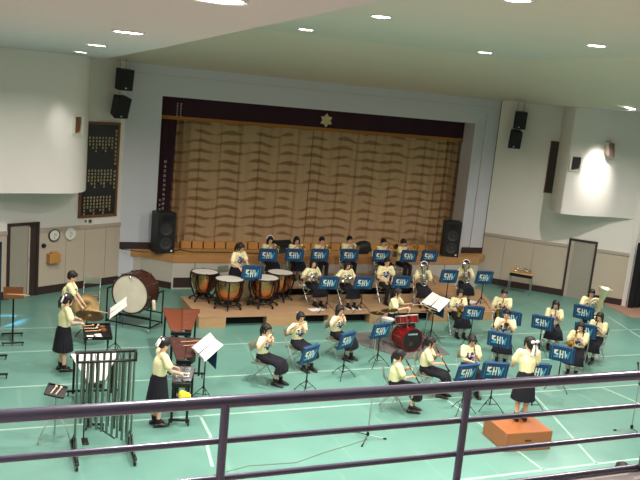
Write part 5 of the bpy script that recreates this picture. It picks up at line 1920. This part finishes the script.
# table with brass instruments by the right wall
tb = thing('side_table', 'small table carrying brass instruments against the right wall', 'table', (16.72, 21.42, 0), deg(-136))
b = MB(); b.bbox((0, 0, .735), (.82, .42, .03), .008); b.build('table_top', M['stick'], tb)
b = MB(); b.bbox((0, 0, .66), (.74, .36, .11), .01); b.build('apron', M['black'], tb)
for sx in (-1, 1):
    for sy in (-1, 1):
        b = MB(); b.cyl((sx * .37, sy * .18, 0), (sx * .35, sy * .16, .70), .014, 8); b.build('leg', M['steel'], tb)
for i, (dx, dy, a, mm) in enumerate(((-.18, .05, .3, M['gold']), (.16, -.03, 2.9, M['gold']), (.0, .12, .1, M['silver']))):
    r = thing('trumpet', ('brass horn lying at the left end of the side table', 'brass horn lying at the right end of the side table', 'silver horn lying at the back of the side table')[i], 'horn', (16.72 + dx * .72 - dy * .69, 21.42 - dx * .69 - dy * .72 + .03, .80), a - .77, 'horns on the side table')
    b = MB(); b.tube([(-.22, 0, 0), (.16, 0, 0), (.2, 0, .03), (.16, 0, .06), (-.12, 0, .06), (-.16, 0, .03), (-.12, 0, .0)], .010, 8); b.build('tubing', mm, r)
    b = MB(); b.lathe([(q[0], q[1]) for q in flare(.012, .075, .2)], 16, (.14, 0, .03), (1, 0, .1)); b.build('bell', mm, r)
    b = MB()
    for k in range(3): b.cyl((-.05 + .03 * k, 0, -.03), (-.05 + .03 * k, 0, .10), .011, 8)
    b.build('valves', M['silver'], r)

drape('black_curtain', 19.70, 21.6, 19.42, 0.02, 2.25, M['blackcurtain'], .22, .04, 'black curtain hanging at the right edge beside the panelling', 'curtain')
drape('black_curtain', -.9, .17, 19.0, 0.02, 2.05, M['blackcurtain'], .22, .03, 'black curtain at the left edge before the door', 'curtain')

# ================================================================== lamps
LENS = emit('lamp_lens', (1, .95, .86, 1), 26)
TRIMW = mat('lamp_trim', rgb(235, 235, 230), .5)


def downlight(x, y, z, power, label, tilt=None, spread=150, r=.13):
    t = thing('downlight', label, 'ceiling lamp', (x, y, z), 0, 'round ceiling downlights')
    if tilt: t.rotation_euler = tilt
    b = MB(); b.lathe([(r, .0), (r + .025, -.008), (r + .03, .0), (r + .03, .02), (r, .02)], 28, (0, 0, 0), (0, 0, 1), close=True); b.build('trim_ring', TRIMW, t)
    b = MB(); b.lathe([(0, -.006), (r, -.004), (r, .004), (0, .004)], 28); b.build('lens', LENS, t)
    l = bpy.data.lights.new('lamp', 'AREA'); l.shape = 'DISK'; l.size = r * 2; l.energy = power; l.color = (1, .91, .85); l.spread = math.radians(spread)
    o = bpy.data.objects.new('lamp', l); COL.objects.link(o); o.location = (x, y, z - .03)
    return t


PW = 225
LAB = {}
seen = [(1.03, 4.04, ZS, 'downlight cut by the top edge of the photo, near left'), (1.16, 7.9, ZS, 'large downlight on the near left soffit'), (1.34, 12.15, ZS, 'middle downlight of the left soffit row'), (1.56, 16.9, ZS, 'farthest downlight of the left soffit row'),
        (5.45, 14.46, ZC, 'downlight in the green coffer, leftmost'), (5.2, 10.72, ZC, 'downlight in the green coffer at top centre'), (9.47, 14.37, ZC, 'downlight in the green coffer before the slope'), (9.01, 10.47, ZC, 'downlight in the green coffer at right'), (5.24, 7.44, ZC, 'downlight at the top edge of the photo, right of centre')]
for x, y, z, lab in seen:
    downlight(x, y, z - .012, PW * (.7 if z == ZS else 1), lab)
downlight(15.78, 16.64, ZS - .02, PW * 1.1, 'downlight above the right white box')
for i in range(0):
    pass
# other hall lamps, unseen; the gallery one is added to brighten the railing
for x, y, z in ((9.0, 6.8, ZC), (5.2, 3.6, ZC), (9.0, 3.2, ZC), (16.0, 12.5, ZS), (16.5, 8.0, ZS), (19.5, 14.5, ZS), (-2.6, 1.6, ZS), (-3.5, 8.5, ZS)):
    l = bpy.data.lights.new('unseen_lamp', 'AREA'); l.shape = 'DISK'; l.size = .26; l.energy = PW * (.9 if y < 2 and z == ZS else .45 if z == ZS else 1); l.color = (1, .91, .85); l.spread = math.radians(150)
    o = bpy.data.objects.new('unseen_lamp', l); COL.objects.link(o); o.location = (x, y, z - .04)
# spots washing the two white boxes
for x, y, z, tx, ty, tz, e, wd_ in ((1.35, 19.3, 6.38, 1.50, 20.62, 4.7, 90, 24), (17.5, 18.5, 6.38, 18.04, 20.08, 4.42, 750, 34)):
    l = bpy.data.lights.new('wall_washer', 'SPOT'); l.energy = e; l.spot_size = math.radians(wd_); l.spot_blend = 1.0; l.shadow_soft_size = .10; l.color = (1, .95, .88)
    o = bpy.data.objects.new('wall_washer', l); COL.objects.link(o); o.location = (x, y, z)
    o.rotation_euler = (V((tx, ty, tz)) - V((x, y, z))).to_track_quat('-Z', 'Y').to_euler()
# blue patch of light on the floor at far left
l = bpy.data.lights.new('blue_spot', 'SPOT'); l.energy = 6500; l.spot_size = math.radians(11); l.spot_blend = .9; l.shadow_soft_size = .05; l.color = (.12, .5, 1)
o = bpy.data.objects.new('blue_spot', l); COL.objects.link(o); o.location = (-1.0, 17.6, 5.6)
o.rotation_euler = (V((.25, 19.5, 0)) - V((-1.0, 17.6, 5.6))).to_track_quat('-Z', 'Y').to_euler()

wo = bpy.data.worlds.new('world'); SC.world = wo; wo.use_nodes = True
wo.node_tree.nodes['Background'].inputs[0].default_value = (.8, .85, .9, 1)
wo.node_tree.nodes['Background'].inputs[1].default_value = .3

SC.view_settings.view_transform = 'Standard'
SC.view_settings.look = 'None'
SC.view_settings.gamma = 1
SC.view_settings.use_curve_mapping = False
SC.view_settings.exposure = -0.12
SC.cycles.use_denoising = True
SC.cycles.max_bounces = 6
SC.cycles.diffuse_bounces = 4
SC.cycles.glossy_bounces = 3
SC.cycles.sample_clamp_indirect = 6
SC.cycles.caustics_reflective = False
SC.cycles.caustics_refractive = False
